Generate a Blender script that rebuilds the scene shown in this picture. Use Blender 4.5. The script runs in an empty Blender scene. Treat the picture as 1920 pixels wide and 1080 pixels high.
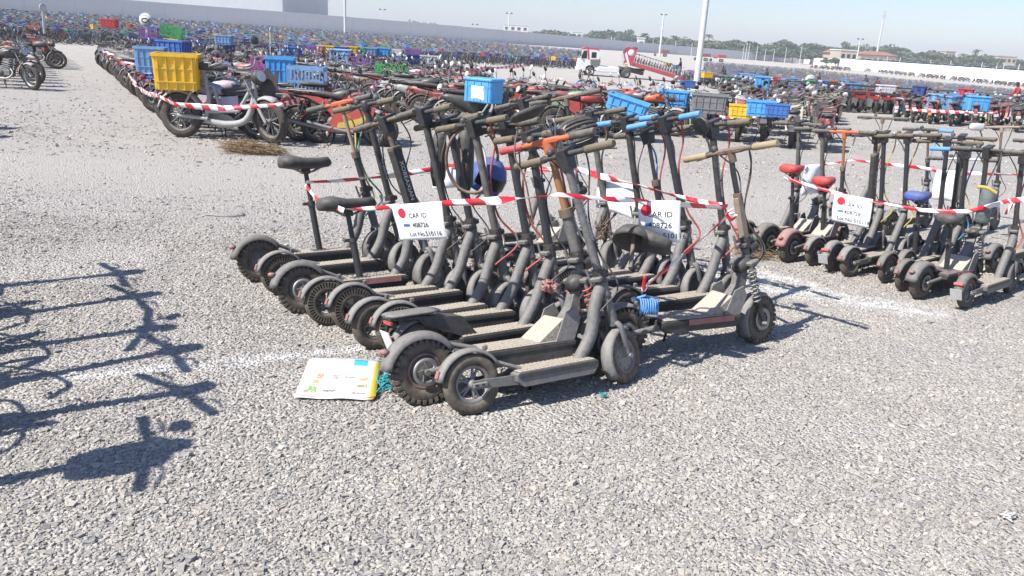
import bpy, math, random
import numpy as np
from mathutils import Vector, Matrix
random.seed(7); RNG = np.random.default_rng(7)
sc = bpy.context.scene
COL = sc.collection
R = math.radians

# ------------------------------------------------------------------ camera
CAM_H, F_PX, ROLL, PITCH = 1.68, 1480.0, R(3.4), R(17.607)
cam_d = bpy.data.cameras.new('camera'); cam = bpy.data.objects.new('camera', cam_d); COL.objects.link(cam)
cam_d.sensor_width = 36.0; cam_d.lens = 36.0 * F_PX / 1920.0
cam_d.clip_start = 0.05; cam_d.clip_end = 6000.0
fw = Vector((0, math.cos(PITCH), -math.sin(PITCH))); rt = Vector((1, 0, 0)); up = rt.cross(fw)
r2 = rt * math.cos(ROLL) + up * math.sin(ROLL); u2 = up * math.cos(ROLL) - rt * math.sin(ROLL)
cam.matrix_world = Matrix(((r2.x, u2.x, -fw.x, 0), (r2.y, u2.y, -fw.y, 0), (r2.z, u2.z, -fw.z, CAM_H), (0, 0, 0, 1)))
sc.camera = cam

# ------------------------------------------------------------------ sky, sun, exposure
SUN_AZ, SUN_EL = R(32.0), R(47.0)            # azimuth the shadows point to (from +x), elevation
world = bpy.data.worlds.new('World'); sc.world = world; world.use_nodes = True
wn = world.node_tree.nodes; wl = world.node_tree.links
sky = wn.new('ShaderNodeTexSky'); sky.sky_type = 'NISHITA'; sky.sun_disc = False
sky.sun_elevation = SUN_EL
to_sun = Vector((-math.cos(SUN_AZ) * math.cos(SUN_EL), -math.sin(SUN_AZ) * math.cos(SUN_EL), math.sin(SUN_EL)))
sky.sun_rotation = math.atan2(to_sun.x, to_sun.y)
sky.air_density = 1.0; sky.dust_density = 0.3; sky.ozone_density = 3.4; sky.altitude = 0
tint = wn.new('ShaderNodeMix'); tint.data_type = 'RGBA'; tint.blend_type = 'MULTIPLY'; tint.inputs[0].default_value = 1.0; tint.inputs[7].default_value = (0.96, 0.95, 1.06, 1)   # the camera's cool white balance on the whole sky
wl.new(sky.outputs[0], tint.inputs[6]); wl.new(tint.outputs[2], wn['Background'].inputs[0]); wn['Background'].inputs[1].default_value = 0.098
sun_d = bpy.data.lights.new('sun', 'SUN'); sun_d.energy = 4.9; sun_d.angle = R(0.55); sun_d.color = (1.0, 0.962, 0.91)
sun = bpy.data.objects.new('sun', sun_d); COL.objects.link(sun)
sun.rotation_euler = to_sun.to_track_quat('Z', 'Y').to_euler(); sun.location = (-20, -12, 30)
sc.view_settings.view_transform = 'Standard'; sc.view_settings.look = 'None'
sc.view_settings.exposure = 0.6; sc.view_settings.gamma = 1.0
try: sc.view_settings.use_curve_mapping = False
except Exception: pass
try: sc.cycles.max_bounces = 6; sc.cycles.diffuse_bounces = 3; sc.cycles.glossy_bounces = 3; sc.cycles.transparent_max_bounces = 6
except Exception: pass

# ------------------------------------------------------------------ terrain survey
def sst(a, b, t):
    t = np.clip((np.asarray(t, float) - a) / (b - a), 0, 1); return t * t * (3 - 2 * t)
def hz(x, y):
    """ground height: level yard near by, a shallow dip further out, falling to the right"""
    x = np.asarray(x, float)
    return sst(14, 80, y) * (-0.018 * np.clip(x, -130, 105)) - 0.95 * (sst(12, 62, y) - sst(80, 190, y)) + 2.0 * sst(118, 150, x) * sst(60, 120, y)
_ys = np.concatenate([np.linspace(1, 40, 4000), np.linspace(40, 700, 20000)])
def P(px, py, h=0.0):
    """where a point of the yard seen in the 1920x1080 survey frame stands on the terrain"""
    d = fw * F_PX + r2 * (px - 960) - u2 * (py - 540)
    dx, dz = d.x / d.y, d.z / d.y
    z = CAM_H + dz * _ys - hz(dx * _ys, _ys) - h
    i = int(np.argmax(z < 0)); y = float(_ys[i])
    return Vector((dx * y, y, float(hz(dx * y, y)) + h))
def RAY(px, py, y):
    """point on the sight line at depth y"""
    d = fw * F_PX + r2 * (px - 960) - u2 * (py - 540)
    return Vector((d.x / d.y * y, y, CAM_H + d.z / d.y * y))
def G(x, y, h=0.0): return Vector((x, y, float(hz(x, y)) + h))

# ------------------------------------------------------------------ materials
MATS = {}
def _new(name):
    m = bpy.data.materials.new(name); m.use_nodes = True
    nt = m.node_tree; b = nt.nodes['Principled BSDF']; return m, nt, b
def mix(nt, fac, a, b, blend='MIX'):
    n = nt.nodes.new('ShaderNodeMix'); n.data_type = 'RGBA'; n.blend_type = blend
    for sock, v in ((0, fac), (6, a), (7, b)):
        if hasattr(v, 'is_output') or isinstance(v, bpy.types.NodeSocket): nt.links.new(v, n.inputs[sock])
        elif sock == 0: n.inputs[0].default_value = v
        else: n.inputs[sock].default_value = (*v, 1) if len(v) == 3 else v
    return n.outputs[2]
def math_n(nt, op, a, b=None, c=None, clamp=False):
    n = nt.nodes.new('ShaderNodeMath'); n.operation = op; n.use_clamp = clamp
    for i, v in enumerate((a, b, c)):
        if v is None: continue
        if isinstance(v, bpy.types.NodeSocket): nt.links.new(v, n.inputs[i])
        else: n.inputs[i].default_value = v
    return n.outputs[0]
def noise(nt, scale, detail=4, rough=0.6, coord='Object', vec=None):
    t = nt.nodes.new('ShaderNodeTexNoise'); t.inputs['Scale'].default_value = scale
    t.inputs['Detail'].default_value = detail; t.inputs['Roughness'].default_value = rough
    if vec is None:
        tc = nt.nodes.new('ShaderNodeTexCoord'); vec = tc.outputs[coord]
    nt.links.new(vec, t.inputs['Vector']); return t.outputs['Fac']
def ramp(nt, fac, p0, p1):
    n = nt.nodes.new('ShaderNodeMapRange'); n.clamp = True
    n.inputs[1].default_value = p0; n.inputs[2].default_value = p1
    nt.links.new(fac, n.inputs[0]); return n.outputs[0]
DUST = (0.40, 0.36, 0.305)
def mat(name, color=None, rough=0.55, dust=0.5, metal=0.0, wear=0.25, bump=0.0, dustcol=DUST, scale=14, objcol=False, attr=None, spec=0.4):
    """everyday surface with patchy wear and yard dust lying on what faces up"""
    if name in MATS: return MATS[name]
    m, nt, b = _new(name)
    if objcol:
        oi = nt.nodes.new('ShaderNodeObjectInfo'); base = oi.outputs['Color']
    elif attr:
        an = nt.nodes.new('ShaderNodeAttribute'); an.attribute_name = attr; base = an.outputs['Color']
    else:
        rgb = nt.nodes.new('ShaderNodeRGB'); rgb.outputs[0].default_value = (*color, 1); base = rgb.outputs[0]
    n1 = noise(nt, scale, 5, 0.65)
    dark = mix(nt, 1.0, base, (1 - wear, 1 - wear, 1 - wear), 'MULTIPLY')
    c = mix(nt, ramp(nt, n1, 0.35, 0.65), base, dark)
    ge = nt.nodes.new('ShaderNodeNewGeometry'); sx = nt.nodes.new('ShaderNodeSeparateXYZ'); nt.links.new(ge.outputs['Normal'], sx.inputs[0])
    up_ = ramp(nt, sx.outputs[2], -0.25, 0.85)
    n2 = noise(nt, scale * 2.3, 6, 0.7)
    d = math_n(nt, 'MULTIPLY_ADD', up_, 0.75, ramp(nt, n2, 0.3, 0.75))
    d = math_n(nt, 'MULTIPLY', d, dust * 0.75, clamp=True)
    c = mix(nt, d, c, dustcol)
    nt.links.new(c, b.inputs['Base Color'])
    rr = math_n(nt, 'MULTIPLY_ADD', d, 0.5, rough, clamp=True); nt.links.new(rr, b.inputs['Roughness'])
    b.inputs['Metallic'].default_value = metal; b.inputs['Specular IOR Level'].default_value = spec
    if bump:
        bn = nt.nodes.new('ShaderNodeBump'); bn.inputs['Strength'].default_value = bump; bn.inputs['Distance'].default_value = 0.004
        nt.links.new(n2, bn.inputs['Height']); nt.links.new(bn.outputs[0], b.inputs['Normal'])
    MATS[name] = m; return m
def flat(name, color, rough=0.6, emit=0):
    if name in MATS: return MATS[name]
    m, nt, b = _new(name); b.inputs['Base Color'].default_value = (*color, 1); b.inputs['Roughness'].default_value = rough
    MATS[name] = m; return m

mat('black_plastic', (0.018, 0.019, 0.022), 0.42, 0.24)
mat('deck_black', (0.016, 0.018, 0.022), 0.5, 0.2)
mat('stem_black', (0.022, 0.025, 0.031), 0.36, 0.13, spec=0.5, wear=0.35, scale=26)
mat('dusty_grey', (0.09, 0.098, 0.112), 0.45, 0.5, wear=0.4, scale=20, bump=0.12)
mat('fender_grey', (0.125, 0.135, 0.155), 0.45, 0.62, wear=0.4, scale=22, bump=0.15)
mat('mat_rubber', (0.05, 0.05, 0.05), 0.8, 1.25, dustcol=(0.46, 0.405, 0.33), bump=0.35, scale=30)
mat('tyre', (0.024, 0.023, 0.022), 0.8, 0.8, dustcol=(0.27, 0.225, 0.17), bump=0.3)
mat('tyre_bike', (0.022, 0.021, 0.021), 0.8, 0.4, dustcol=(0.3, 0.25, 0.2))
mat('rim_grey', (0.2, 0.205, 0.21), 0.4, 0.45, metal=0.3)
mat('rim_dark', (0.045, 0.047, 0.05), 0.45, 0.5)
mat('steel', (0.33, 0.33, 0.33), 0.38, 0.45, metal=0.75)
mat('rusty_steel', (0.17, 0.105, 0.065), 0.7, 0.5, metal=0.3, wear=0.6)
mat('alu', (0.45, 0.46, 0.48), 0.35, 0.4, metal=0.6)
mat('engine', (0.13, 0.13, 0.13), 0.5, 0.5, metal=0.5)
mat('grip_tan', (0.1, 0.085, 0.06), 0.85, 0.65, dustcol=(0.28, 0.235, 0.165), bump=0.3)
mat('purple_mat', (0.13, 0.075, 0.12), 0.9, 0.5, bump=0.4)
mat('grip_dark', (0.035, 0.034, 0.033), 0.85, 0.45, bump=0.2)
mat('grip_blue', (0.09, 0.34, 0.68), 0.6, 0.25)
mat('red_plastic', (0.5, 0.035, 0.035), 0.4, 0.35)
mat('red_dull', (0.33, 0.06, 0.06), 0.55, 0.6)
mat('orange_paint', (0.62, 0.13, 0.035), 0.42, 0.25)
mat('bronze', (0.4, 0.17, 0.05), 0.42, 0.25, metal=0.2)
mat('tan_paint', (0.33, 0.25, 0.17), 0.6, 0.4)
mat('pale_tape', (0.4, 0.3, 0.16), 0.7, 0.3)
mat('saddle', (0.022, 0.023, 0.026), 0.5, 0.25)
mat('saddle_red', (0.5, 0.03, 0.03), 0.5, 0.2)
mat('saddle_blue', (0.03, 0.08, 0.36), 0.5, 0.25)
mat('white_plastic', (0.72, 0.72, 0.7), 0.45, 0.3)
mat('white_grey', (0.4, 0.41, 0.42), 0.5, 0.45)
mat('cable', (0.02, 0.02, 0.021), 0.6, 0.35)
mat('cable_red', (0.5, 0.06, 0.05), 0.6, 0.3)
mat('cable_white', (0.62, 0.6, 0.57), 0.6, 0.3)
mat('cable_brown', (0.16, 0.085, 0.055), 0.6, 0.35)
mat('cable_green', (0.03, 0.3, 0.2), 0.5, 0.25)
mat('cable_blue', (0.1, 0.35, 0.75), 0.5, 0.2)
mat('cable_yellow', (0.6, 0.45, 0.06), 0.55, 0.3)
mat('teal_net', (0.0, 0.33, 0.36), 0.6, 0.15)
mat('orange_lens', (0.75, 0.2, 0.03), 0.3, 0.2)
mat('paint', None, 0.36, 0.28, objcol=True, spec=0.5)
mat('plastic_color', None, 0.5, 0.2, objcol=True, wear=0.25, scale=9)
mat('vcol', None, 0.55, 0.12, attr='col', wear=0.3, scale=3)
mat('paper', (0.86, 0.87, 0.89), 0.7, 0.05, wear=0.04)
flat('ink', (0.03, 0.035, 0.05)); flat('ink_red', (0.65, 0.02, 0.05)); flat('ink_blue', (0.03, 0.16, 0.4)); flat('ink_white', (0.85, 0.85, 0.85))
flat('lens_dark', (0.02, 0.022, 0.025), 0.12); flat('mirror', (0.5, 0.52, 0.55), 0.15)
mat('truck_white', (0.78, 0.78, 0.77), 0.35, 0.15); mat('truck_red', (0.5, 0.025, 0.06), 0.4, 0.3)
mat('wall_paint', (0.62, 0.63, 0.65), 0.9, 0.15, wear=0.06, scale=0.4)
mat('wall_white', (0.82, 0.82, 0.81), 0.9, 0.1, wear=0.05, scale=0.4)
mat('building_white', (0.68, 0.68, 0.66), 0.85, 0.1, wear=0.06, scale=0.3)
mat('building_grey', (0.5, 0.52, 0.56), 0.8, 0.1, wear=0.08, scale=0.3)
mat('building_tan', (0.5, 0.43, 0.33), 0.85, 0.1, wear=0.08, scale=0.3)
mat('roof_red', (0.36, 0.15, 0.1), 0.85, 0.1, wear=0.2, scale=0.5)
mat('pole_white', (0.72, 0.72, 0.71), 0.5, 0.12)
mat('bark', (0.13, 0.1, 0.07), 0.9, 0.2)
mat('straw', (0.34, 0.23, 0.125), 0.9, 0.1, wear=0.4, scale=40)
mat('chain', (0.28, 0.27, 0.26), 0.5, 0.4, metal=0.6)
M = MATS
def leafmat(name, c):
    m, nt, b = _new(name)
    oi = nt.nodes.new('ShaderNodeObjectInfo')
    n1 = noise(nt, 0.9, 3)
    col = mix(nt, n1, tuple(v * 0.6 for v in c), tuple(v * 1.35 for v in c))
    col2 = mix(nt, 0.35, col, oi.outputs['Color'])
    nt.links.new(col2, b.inputs['Base Color']); b.inputs['Roughness'].default_value = 0.75
    MATS[name] = m
leafmat('leaf', (0.13, 0.165, 0.085))

# ------------------------------------------------------------------ mesh builder
class MB:
    def __init__(s): s.v = []; s.f = []; s.m = []; s.s = []; s.mats = []; s.X = None; s.uv = {}
    def mi(s, mt):
        if isinstance(mt, str): mt = MATS[mt]
        if mt not in s.mats: s.mats.append(mt)
        return s.mats.index(mt)
    def add(s, vs, fs, mt=None, smooth=False):
        b = len(s.v); k = s.mi(mt) if mt else 0
        if s.X is not None: vs = [s.X @ Vector(p) for p in vs]
        s.v.extend(tuple(p) for p in vs); s.f.extend(tuple(b + i for i in f) for f in fs)
        s.m.extend([k] * len(fs)); s.s.extend([smooth] * len(fs)); return b
    def box(s, c, d, mt=None, rot=None, ch=0.0):
        hx, hy, hz_ = d[0] / 2, d[1] / 2, d[2] / 2
        if ch <= 0:
            vs = [(x, y, z) for x in (-hx, hx) for y in (-hy, hy) for z in (-hz_, hz_)]
            fs = [(0, 1, 3, 2), (4, 6, 7, 5), (0, 4, 5, 1), (2, 3, 7, 6), (0, 2, 6, 4), (1, 5, 7, 3)]
        else:
            ch = min(ch, hx * .9, hy * .9, hz_ * .9); vs = []; fs = []
            def oct_(z, k):
                return [(-hx + k, -hy, z), (hx - k, -hy, z), (hx, -hy + k, z), (hx, hy - k, z), (hx - k, hy, z), (-hx + k, hy, z), (-hx, hy - k, z), (-hx, -hy + k, z)]
            def ins(z, k, i):
                q = oct_(z, k); return [(x * (1 - i / hx), y * (1 - i / hy), z) for x, y, z in q]
            rings = [ins(-hz_, ch, ch), oct_(-hz_ + ch, ch), oct_(hz_ - ch, ch), ins(hz_, ch, ch)]
            for r_ in rings: vs += r_
            for k in range(3):
                for i in range(8):
                    j = (i + 1) % 8; fs.append((k * 8 + i, k * 8 + j, k * 8 + 8 + j, k * 8 + 8 + i))
            fs.append(tuple(range(7, -1, -1))); fs.append(tuple(range(24, 32)))
        if rot is not None: vs = [rot @ Vector(p) for p in vs]
        c = Vector(c); s.add([c + Vector(p) for p in vs], fs, mt)
    def tube(s, pts, r, mt=None, n=8, cap=True, flatk=1.0, smooth=True):
        pts = [Vector(p) for p in pts]; k = len(pts)
        rr = [r] * k if not isinstance(r, (list, tuple)) else list(r)
        vs = []; prev = None
        for i, p in enumerate(pts):
            t = (pts[min(i + 1, k - 1)] - pts[max(i - 1, 0)]).normalized()
            if prev is None:
                a = Vector((0, 0, 1)) if abs(t.z) < 0.9 else Vector((1, 0, 0)); u = a.cross(t).normalized()
            else:
                u = prev - t * prev.dot(t)
                u = u.normalized() if u.length > 1e-6 else t.orthogonal().normalized()
            prev = u; w = t.cross(u)
            for j in range(n):
                a = 2 * math.pi * (j + 0.5) / n; vs.append(p + u * (math.cos(a) * rr[i]) + w * (math.sin(a) * rr[i] * flatk))
        fs = [(i * n + j, i * n + (j + 1) % n, (i + 1) * n + (j + 1) % n, (i + 1) * n + j) for i in range(k - 1) for j in range(n)]
        s.add(vs, fs, mt, smooth)
        if cap:
            s.add(vs[:n], [tuple(range(n - 1, -1, -1))], mt); s.add(vs[-n:], [tuple(range(n))], mt)
    def lathe(s, prof, c, mt=None, n=24, axis='y', closed=False, smooth=True, a0=0, a1=2 * math.pi):
        """profile of (radius, along-axis) swept round the axis through c"""
        c = Vector(c); vs = []; k = len(prof); full = abs(a1 - a0 - 2 * math.pi) < 1e-6; na = n if full else n + 1
        for i in range(na):
            a = a0 + (a1 - a0) * i / n; ca, sa = math.cos(a), math.sin(a)
            for r_, t in prof:
                p = (ca * r_, t, sa * r_) if axis == 'y' else ((t, ca * r_, sa * r_) if axis == 'x' else (ca * r_, sa * r_, t))
                vs.append(c + Vector(p))
        fs = []; kk = k if closed else k - 1
        for i in range(n if full else na - 1):
            i2 = (i + 1) % na
            for j in range(kk): fs.append((i * k + j, i * k + (j + 1) % k, i2 * k + (j + 1) % k, i2 * k + j))
        s.add(vs, fs, mt, smooth)
    def prism(s, poly, y0, y1, mt=None):
        """polygon of (x,z) extruded from y0 to y1"""
        n = len(poly); vs = [(x, y0, z) for x, z in poly] + [(x, y1, z) for x, z in poly]
        fs = [tuple(range(n)), tuple(range(2 * n - 1, n - 1, -1))] + [(i, i + n, (i + 1) % n + n, (i + 1) % n) for i in range(n)]
        s.add(vs, fs, mt)
    def loft(s, secs, mt=None, n=12, sq=2.6):
        """closed body along x: (x, z, half width, half height)"""
        vs = []
        for x, z, w, h in secs:
            for j in range(n):
                a = 2 * math.pi * j / n; ca, sa = math.cos(a), math.sin(a)
                e = 2.0 / sq
                vs.append((x, math.copysign(abs(ca) ** e, ca) * w, z + math.copysign(abs(sa) ** e, sa) * h))
        k = len(secs)
        fs = [(i * n + j, (i + 1) * n + j, (i + 1) * n + (j + 1) % n, i * n + (j + 1) % n) for i in range(k - 1) for j in range(n)]
        fs += [tuple(range(n)), tuple(range(k * n - 1, (k - 1) * n - 1, -1))]
        s.add(vs, fs, mt, True)
    def fender(s, c, Rf, a0, a1, w, drop, mt=None, n=14, th=0.004, lift=0.0):
        cx, cz = c; cs = [(-w, -drop), (-w * .8, -drop * .25), (0, 0), (w * .8, -drop * .25), (w, -drop)]; k = len(cs); vs = []
        for i in range(n + 1):
            t = i / n; a = a0 + (a1 - a0) * t; rad = Rf + lift * t * t
            for y, d in cs: vs.append((cx + math.cos(a) * (rad + d), y, cz + math.sin(a) * (rad + d)))
            for y, d in reversed(cs): vs.append((cx + math.cos(a) * (rad + d - th), y * .96, cz + math.sin(a) * (rad + d - th)))
        m_ = 2 * k
        fs = [(i * m_ + j, i * m_ + (j + 1) % m_, (i + 1) * m_ + (j + 1) % m_, (i + 1) * m_ + j) for i in range(n) for j in range(m_)]
        fs += [tuple(range(m_ - 1, -1, -1)), tuple(range(n * m_, (n + 1) * m_))]
        s.add(vs, fs, mt, True)
    def mesh(s, name):
        me = bpy.data.meshes.new(name); me.from_pydata(s.v, [], s.f)
        for mt in s.mats: me.materials.append(mt)
        me.polygons.foreach_set('material_index', s.m); me.polygons.foreach_set('use_smooth', s.s); me.update(); return me
    def build(s, name, parent=None, mt=None):
        if mt is not None and not s.mats: s.mats.append(MATS[mt] if isinstance(mt, str) else mt)
        return link(name, s.mesh(name), parent)
def link(name, data, parent=None, loc=None):
    o = bpy.data.objects.new(name, data); COL.objects.link(o)
    if parent is not None: o.parent = parent
    if loc is not None: o.location = loc
    return o
def tag(o, label=None, cat=None, group=None, kind=None):
    if label: o['label'] = label
    if cat: o['category'] = cat
    if group: o['group'] = group
    if kind: o['kind'] = kind
    return o
def thing(name, label, cat, loc=(0, 0, 0), rot=(0, 0, 0), group=None):
    o = link(name, None); o.location = loc; o.rotation_euler = rot; o.empty_display_size = 0.2
    return tag(o, label, cat, group)
def copy_tree(o, parent=None):
    c = o.copy(); COL.objects.link(c)
    if parent is not None: c.parent = parent
    for ch in list(o.children): copy_tree(ch, c)
    return c
def paint_tree(o, cols):
    """set per-object colour on painted parts"""
    for ch in [o] + list(o.children_recursive):
        if ch.type == 'MESH': ch.color = (*cols, 1)
def text_mesh(body, size, mt, name='lettering', align='CENTER', bold=0.0):
    cu = bpy.data.curves.new('t', 'FONT'); cu.body = body; cu.size = size; cu.align_x = align; cu.align_y = 'CENTER'; cu.resolution_u = 2
    cu.offset = bold
    ob = bpy.data.objects.new('t', cu); COL.objects.link(ob)
    dg = bpy.context.evaluated_depsgraph_get(); dg.update()
    me = bpy.data.meshes.new_from_object(ob.evaluated_get(dg)); me.name = name
    bpy.data.objects.remove(ob); me.materials.clear(); me.materials.append(MATS[mt]); return me
def arcpts(c, r_, a0, a1, n, plane='xz'):
    out = []
    for i in range(n + 1):
        a = a0 + (a1 - a0) * i / n; u, v = math.cos(a) * r_, math.sin(a) * r_
        out.append((c[0] + u, c[1], c[2] + v) if plane == 'xz' else (c[0] + u, c[1] + v, c[2]))
    return out
def bez(p, n=10):
    """smooth curve through control points (Catmull-Rom)"""
    p = [Vector(q) for q in p]; p = [p[0] * 2 - p[1]] + p + [p[-1] * 2 - p[-2]]; out = []
    for i in range(1, len(p) - 2):
        for j in range(n):
            t = j / n
            out.append(0.5 * ((2 * p[i]) + (p[i + 1] - p[i - 1]) * t + (2 * p[i - 1] - 5 * p[i] + 4 * p[i + 1] - p[i + 2]) * t * t + (3 * p[i] - p[i - 1] - 3 * p[i + 1] + p[i + 2]) * t ** 3))
    out.append(p[-2]); return out
# ------------------------------------------------------------------ ground
LIME = [((-2.1, 3.45), (-0.55, 4.15), 0.05), ((-1.75, 3.62), (-1.3, 3.75), 0.05), ((1.75, 5.75), (2.9, 5.3), 0.16), ((2.0, 6.1), (2.5, 5.5), 0.10), ((1.5, 6.0), (1.95, 5.9), 0.16)]
def ground_nodes(nt, b, stones=False):
    ge = nt.nodes.new('ShaderNodeNewGeometry'); pos = ge.outputs['Position']
    n_big = noise(nt, 0.22, 4, 0.55, vec=pos); n_mid = noise(nt, 1.7, 5, 0.65, vec=pos); n_fine = noise(nt, 26, 5, 0.7, vec=pos)
    if stones:
        an = nt.nodes.new('ShaderNodeAttribute'); an.attribute_name = 'col'; base = an.outputs['Color']
        grain = noise(nt, 160, 3, 0.6, vec=pos)
        base = mix(nt, ramp(nt, grain, 0.3, 0.75), base, mix(nt, 1.0, base, (0.72, 0.72, 0.72), 'MULTIPLY'))
    else:
        vo = nt.nodes.new('ShaderNodeTexVoronoi'); vo.inputs['Scale'].default_value = 62; nt.links.new(pos, vo.inputs['Vector'])
        sep = nt.nodes.new('ShaderNodeSeparateColor'); nt.links.new(vo.outputs['Color'], sep.inputs[0])
        base = mix(nt, ramp(nt, sep.outputs[0], 0.05, 0.95), (0.3, 0.285, 0.27), (0.62, 0.58, 0.525))
        base = mix(nt, ramp(nt, n_fine, 0.35, 0.7), base, (0.5, 0.455, 0.4))
    # packed pale dust in broad patches and along the wheel tracks
    sx = nt.nodes.new('ShaderNodeSeparateXYZ'); nt.links.new(pos, sx.inputs[0])
    tr = math_n(nt, 'ABSOLUTE', math_n(nt, 'SUBTRACT', sx.outputs[1], math_n(nt, 'MULTIPLY_ADD', sx.outputs[0], 0.06, 9.3)))
    track = math_n(nt, 'SUBTRACT', 1.0, ramp(nt, tr, 0.3, 2.4))
    track = math_n(nt, 'MULTIPLY', track, ramp(nt, n_mid, 0.32, 0.6))
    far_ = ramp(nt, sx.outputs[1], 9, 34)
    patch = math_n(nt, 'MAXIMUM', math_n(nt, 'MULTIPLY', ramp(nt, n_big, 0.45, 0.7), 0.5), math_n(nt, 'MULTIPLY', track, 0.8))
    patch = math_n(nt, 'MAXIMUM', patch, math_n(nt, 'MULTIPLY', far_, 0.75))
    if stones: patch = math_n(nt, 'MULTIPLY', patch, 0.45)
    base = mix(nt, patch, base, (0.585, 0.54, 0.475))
    base = mix(nt, ramp(nt, n_mid, 0.3, 0.8), base, mix(nt, 1.0, base, (0.8, 0.8, 0.82), 'MULTIPLY'))
    # worn lime marking powder
    lim = None
    for (ax, ay), (bx, by), w in LIME:
        L2 = (bx - ax) ** 2 + (by - ay) ** 2
        t = math_n(nt, 'ADD', math_n(nt, 'MULTIPLY', math_n(nt, 'SUBTRACT', sx.outputs[0], ax), (bx - ax) / L2), math_n(nt, 'MULTIPLY', math_n(nt, 'SUBTRACT', sx.outputs[1], ay), (by - ay) / L2), clamp=True)
        dx = math_n(nt, 'SUBTRACT', sx.outputs[0], math_n(nt, 'MULTIPLY_ADD', t, bx - ax, ax))
        dy = math_n(nt, 'SUBTRACT', sx.outputs[1], math_n(nt, 'MULTIPLY_ADD', t, by - ay, ay))
        d = math_n(nt, 'SQRT', math_n(nt, 'ADD', math_n(nt, 'MULTIPLY', dx, dx), math_n(nt, 'MULTIPLY', dy, dy)))
        d = math_n(nt, 'SUBTRACT', 1.0, ramp(nt, d, w * 0.25, w * 1.5))
        lim = d if lim is None else math_n(nt, 'MAXIMUM', lim, d)
    n_l = noise(nt, 9, 6, 0.75, vec=pos)
    lim = math_n(nt, 'MULTIPLY', lim, ramp(nt, n_l, 0.4, 0.62))
    base = mix(nt, math_n(nt, 'MULTIPLY', lim, 0.8), base, (0.78, 0.77, 0.74))
    nt.links.new(base, b.inputs['Base Color']); b.inputs['Roughness'].default_value = 0.92; b.inputs['Specular IOR Level'].default_value = 0.2
    if not stones:
        h = math_n(nt, 'ADD', math_n(nt, 'MULTIPLY', vo.outputs['Distance'], -1.2), math_n(nt, 'MULTIPLY', n_fine, 0.9))
        h = math_n(nt, 'MULTIPLY_ADD', n_mid, 0.8, h)
        bn = nt.nodes.new('ShaderNodeBump'); bn.inputs['Strength'].default_value = 0.85; bn.inputs['Distance'].default_value = 0.018
        nt.links.new(h, bn.inputs['Height']); nt.links.new(bn.outputs[0], b.inputs['Normal'])
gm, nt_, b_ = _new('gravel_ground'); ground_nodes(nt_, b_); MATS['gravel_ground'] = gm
gs, nt_, b_ = _new('gravel_stone'); ground_nodes(nt_, b_, True); MATS['gravel_stone'] = gs
xs = np.unique(np.concatenate([np.linspace(-1500, -160, 12), np.linspace(-160, -20, 36), np.linspace(-20, 20, 41), np.linspace(20, 170, 40), np.linspace(170, 1500, 12)]))
ysg = np.unique(np.concatenate([np.linspace(-80, 0, 9), np.linspace(0, 20, 30), np.linspace(20, 220, 81), np.linspace(220, 1900, 20)]))
XX, YY = np.meshgrid(xs, ysg); ZZ = hz(XX, YY)
nx, ny = len(xs), len(ysg)
gv = np.stack([XX, YY, ZZ], -1).reshape(-1, 3)
gf = [(j * nx + i, j * nx + i + 1, (j + 1) * nx + i + 1, (j + 1) * nx + i) for j in range(ny - 1) for i in range(nx - 1)]
gme = bpy.data.meshes.new('ground'); gme.from_pydata(gv.tolist(), [], gf); gme.materials.append(gm)
gme.polygons.foreach_set('use_smooth', [True] * len(gf))
tag(link('ground', gme), 'pale grey gravel yard sloping gently away', None, None, 'structure')

def fast_mesh(name, V, F4, mt, cols=None, smooth=False):
    """numpy mesh: V (n,3), F4 (m,k) faces of equal size, cols (n,3)"""
    me = bpy.data.meshes.new(name); k = F4.shape[1]
    me.vertices.add(len(V)); me.vertices.foreach_set('co', V.astype(np.float32).ravel())
    me.loops.add(F4.size); me.loops.foreach_set('vertex_index', F4.astype(np.int32).ravel())
    me.polygons.add(len(F4)); me.polygons.foreach_set('loop_start', np.arange(0, F4.size, k, dtype=np.int32))
    me.update(calc_edges=True)
    if cols is not None:
        at = me.attributes.new('col', 'FLOAT_COLOR', 'POINT'); at.data.foreach_set('color', np.concatenate([cols, np.ones((len(cols), 1))], 1).astype(np.float32).ravel())
    me.polygons.foreach_set('use_smooth', [smooth] * len(F4))
    me.materials.append(MATS[mt] if isinstance(mt, str) else mt); me.validate(); return me

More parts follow.
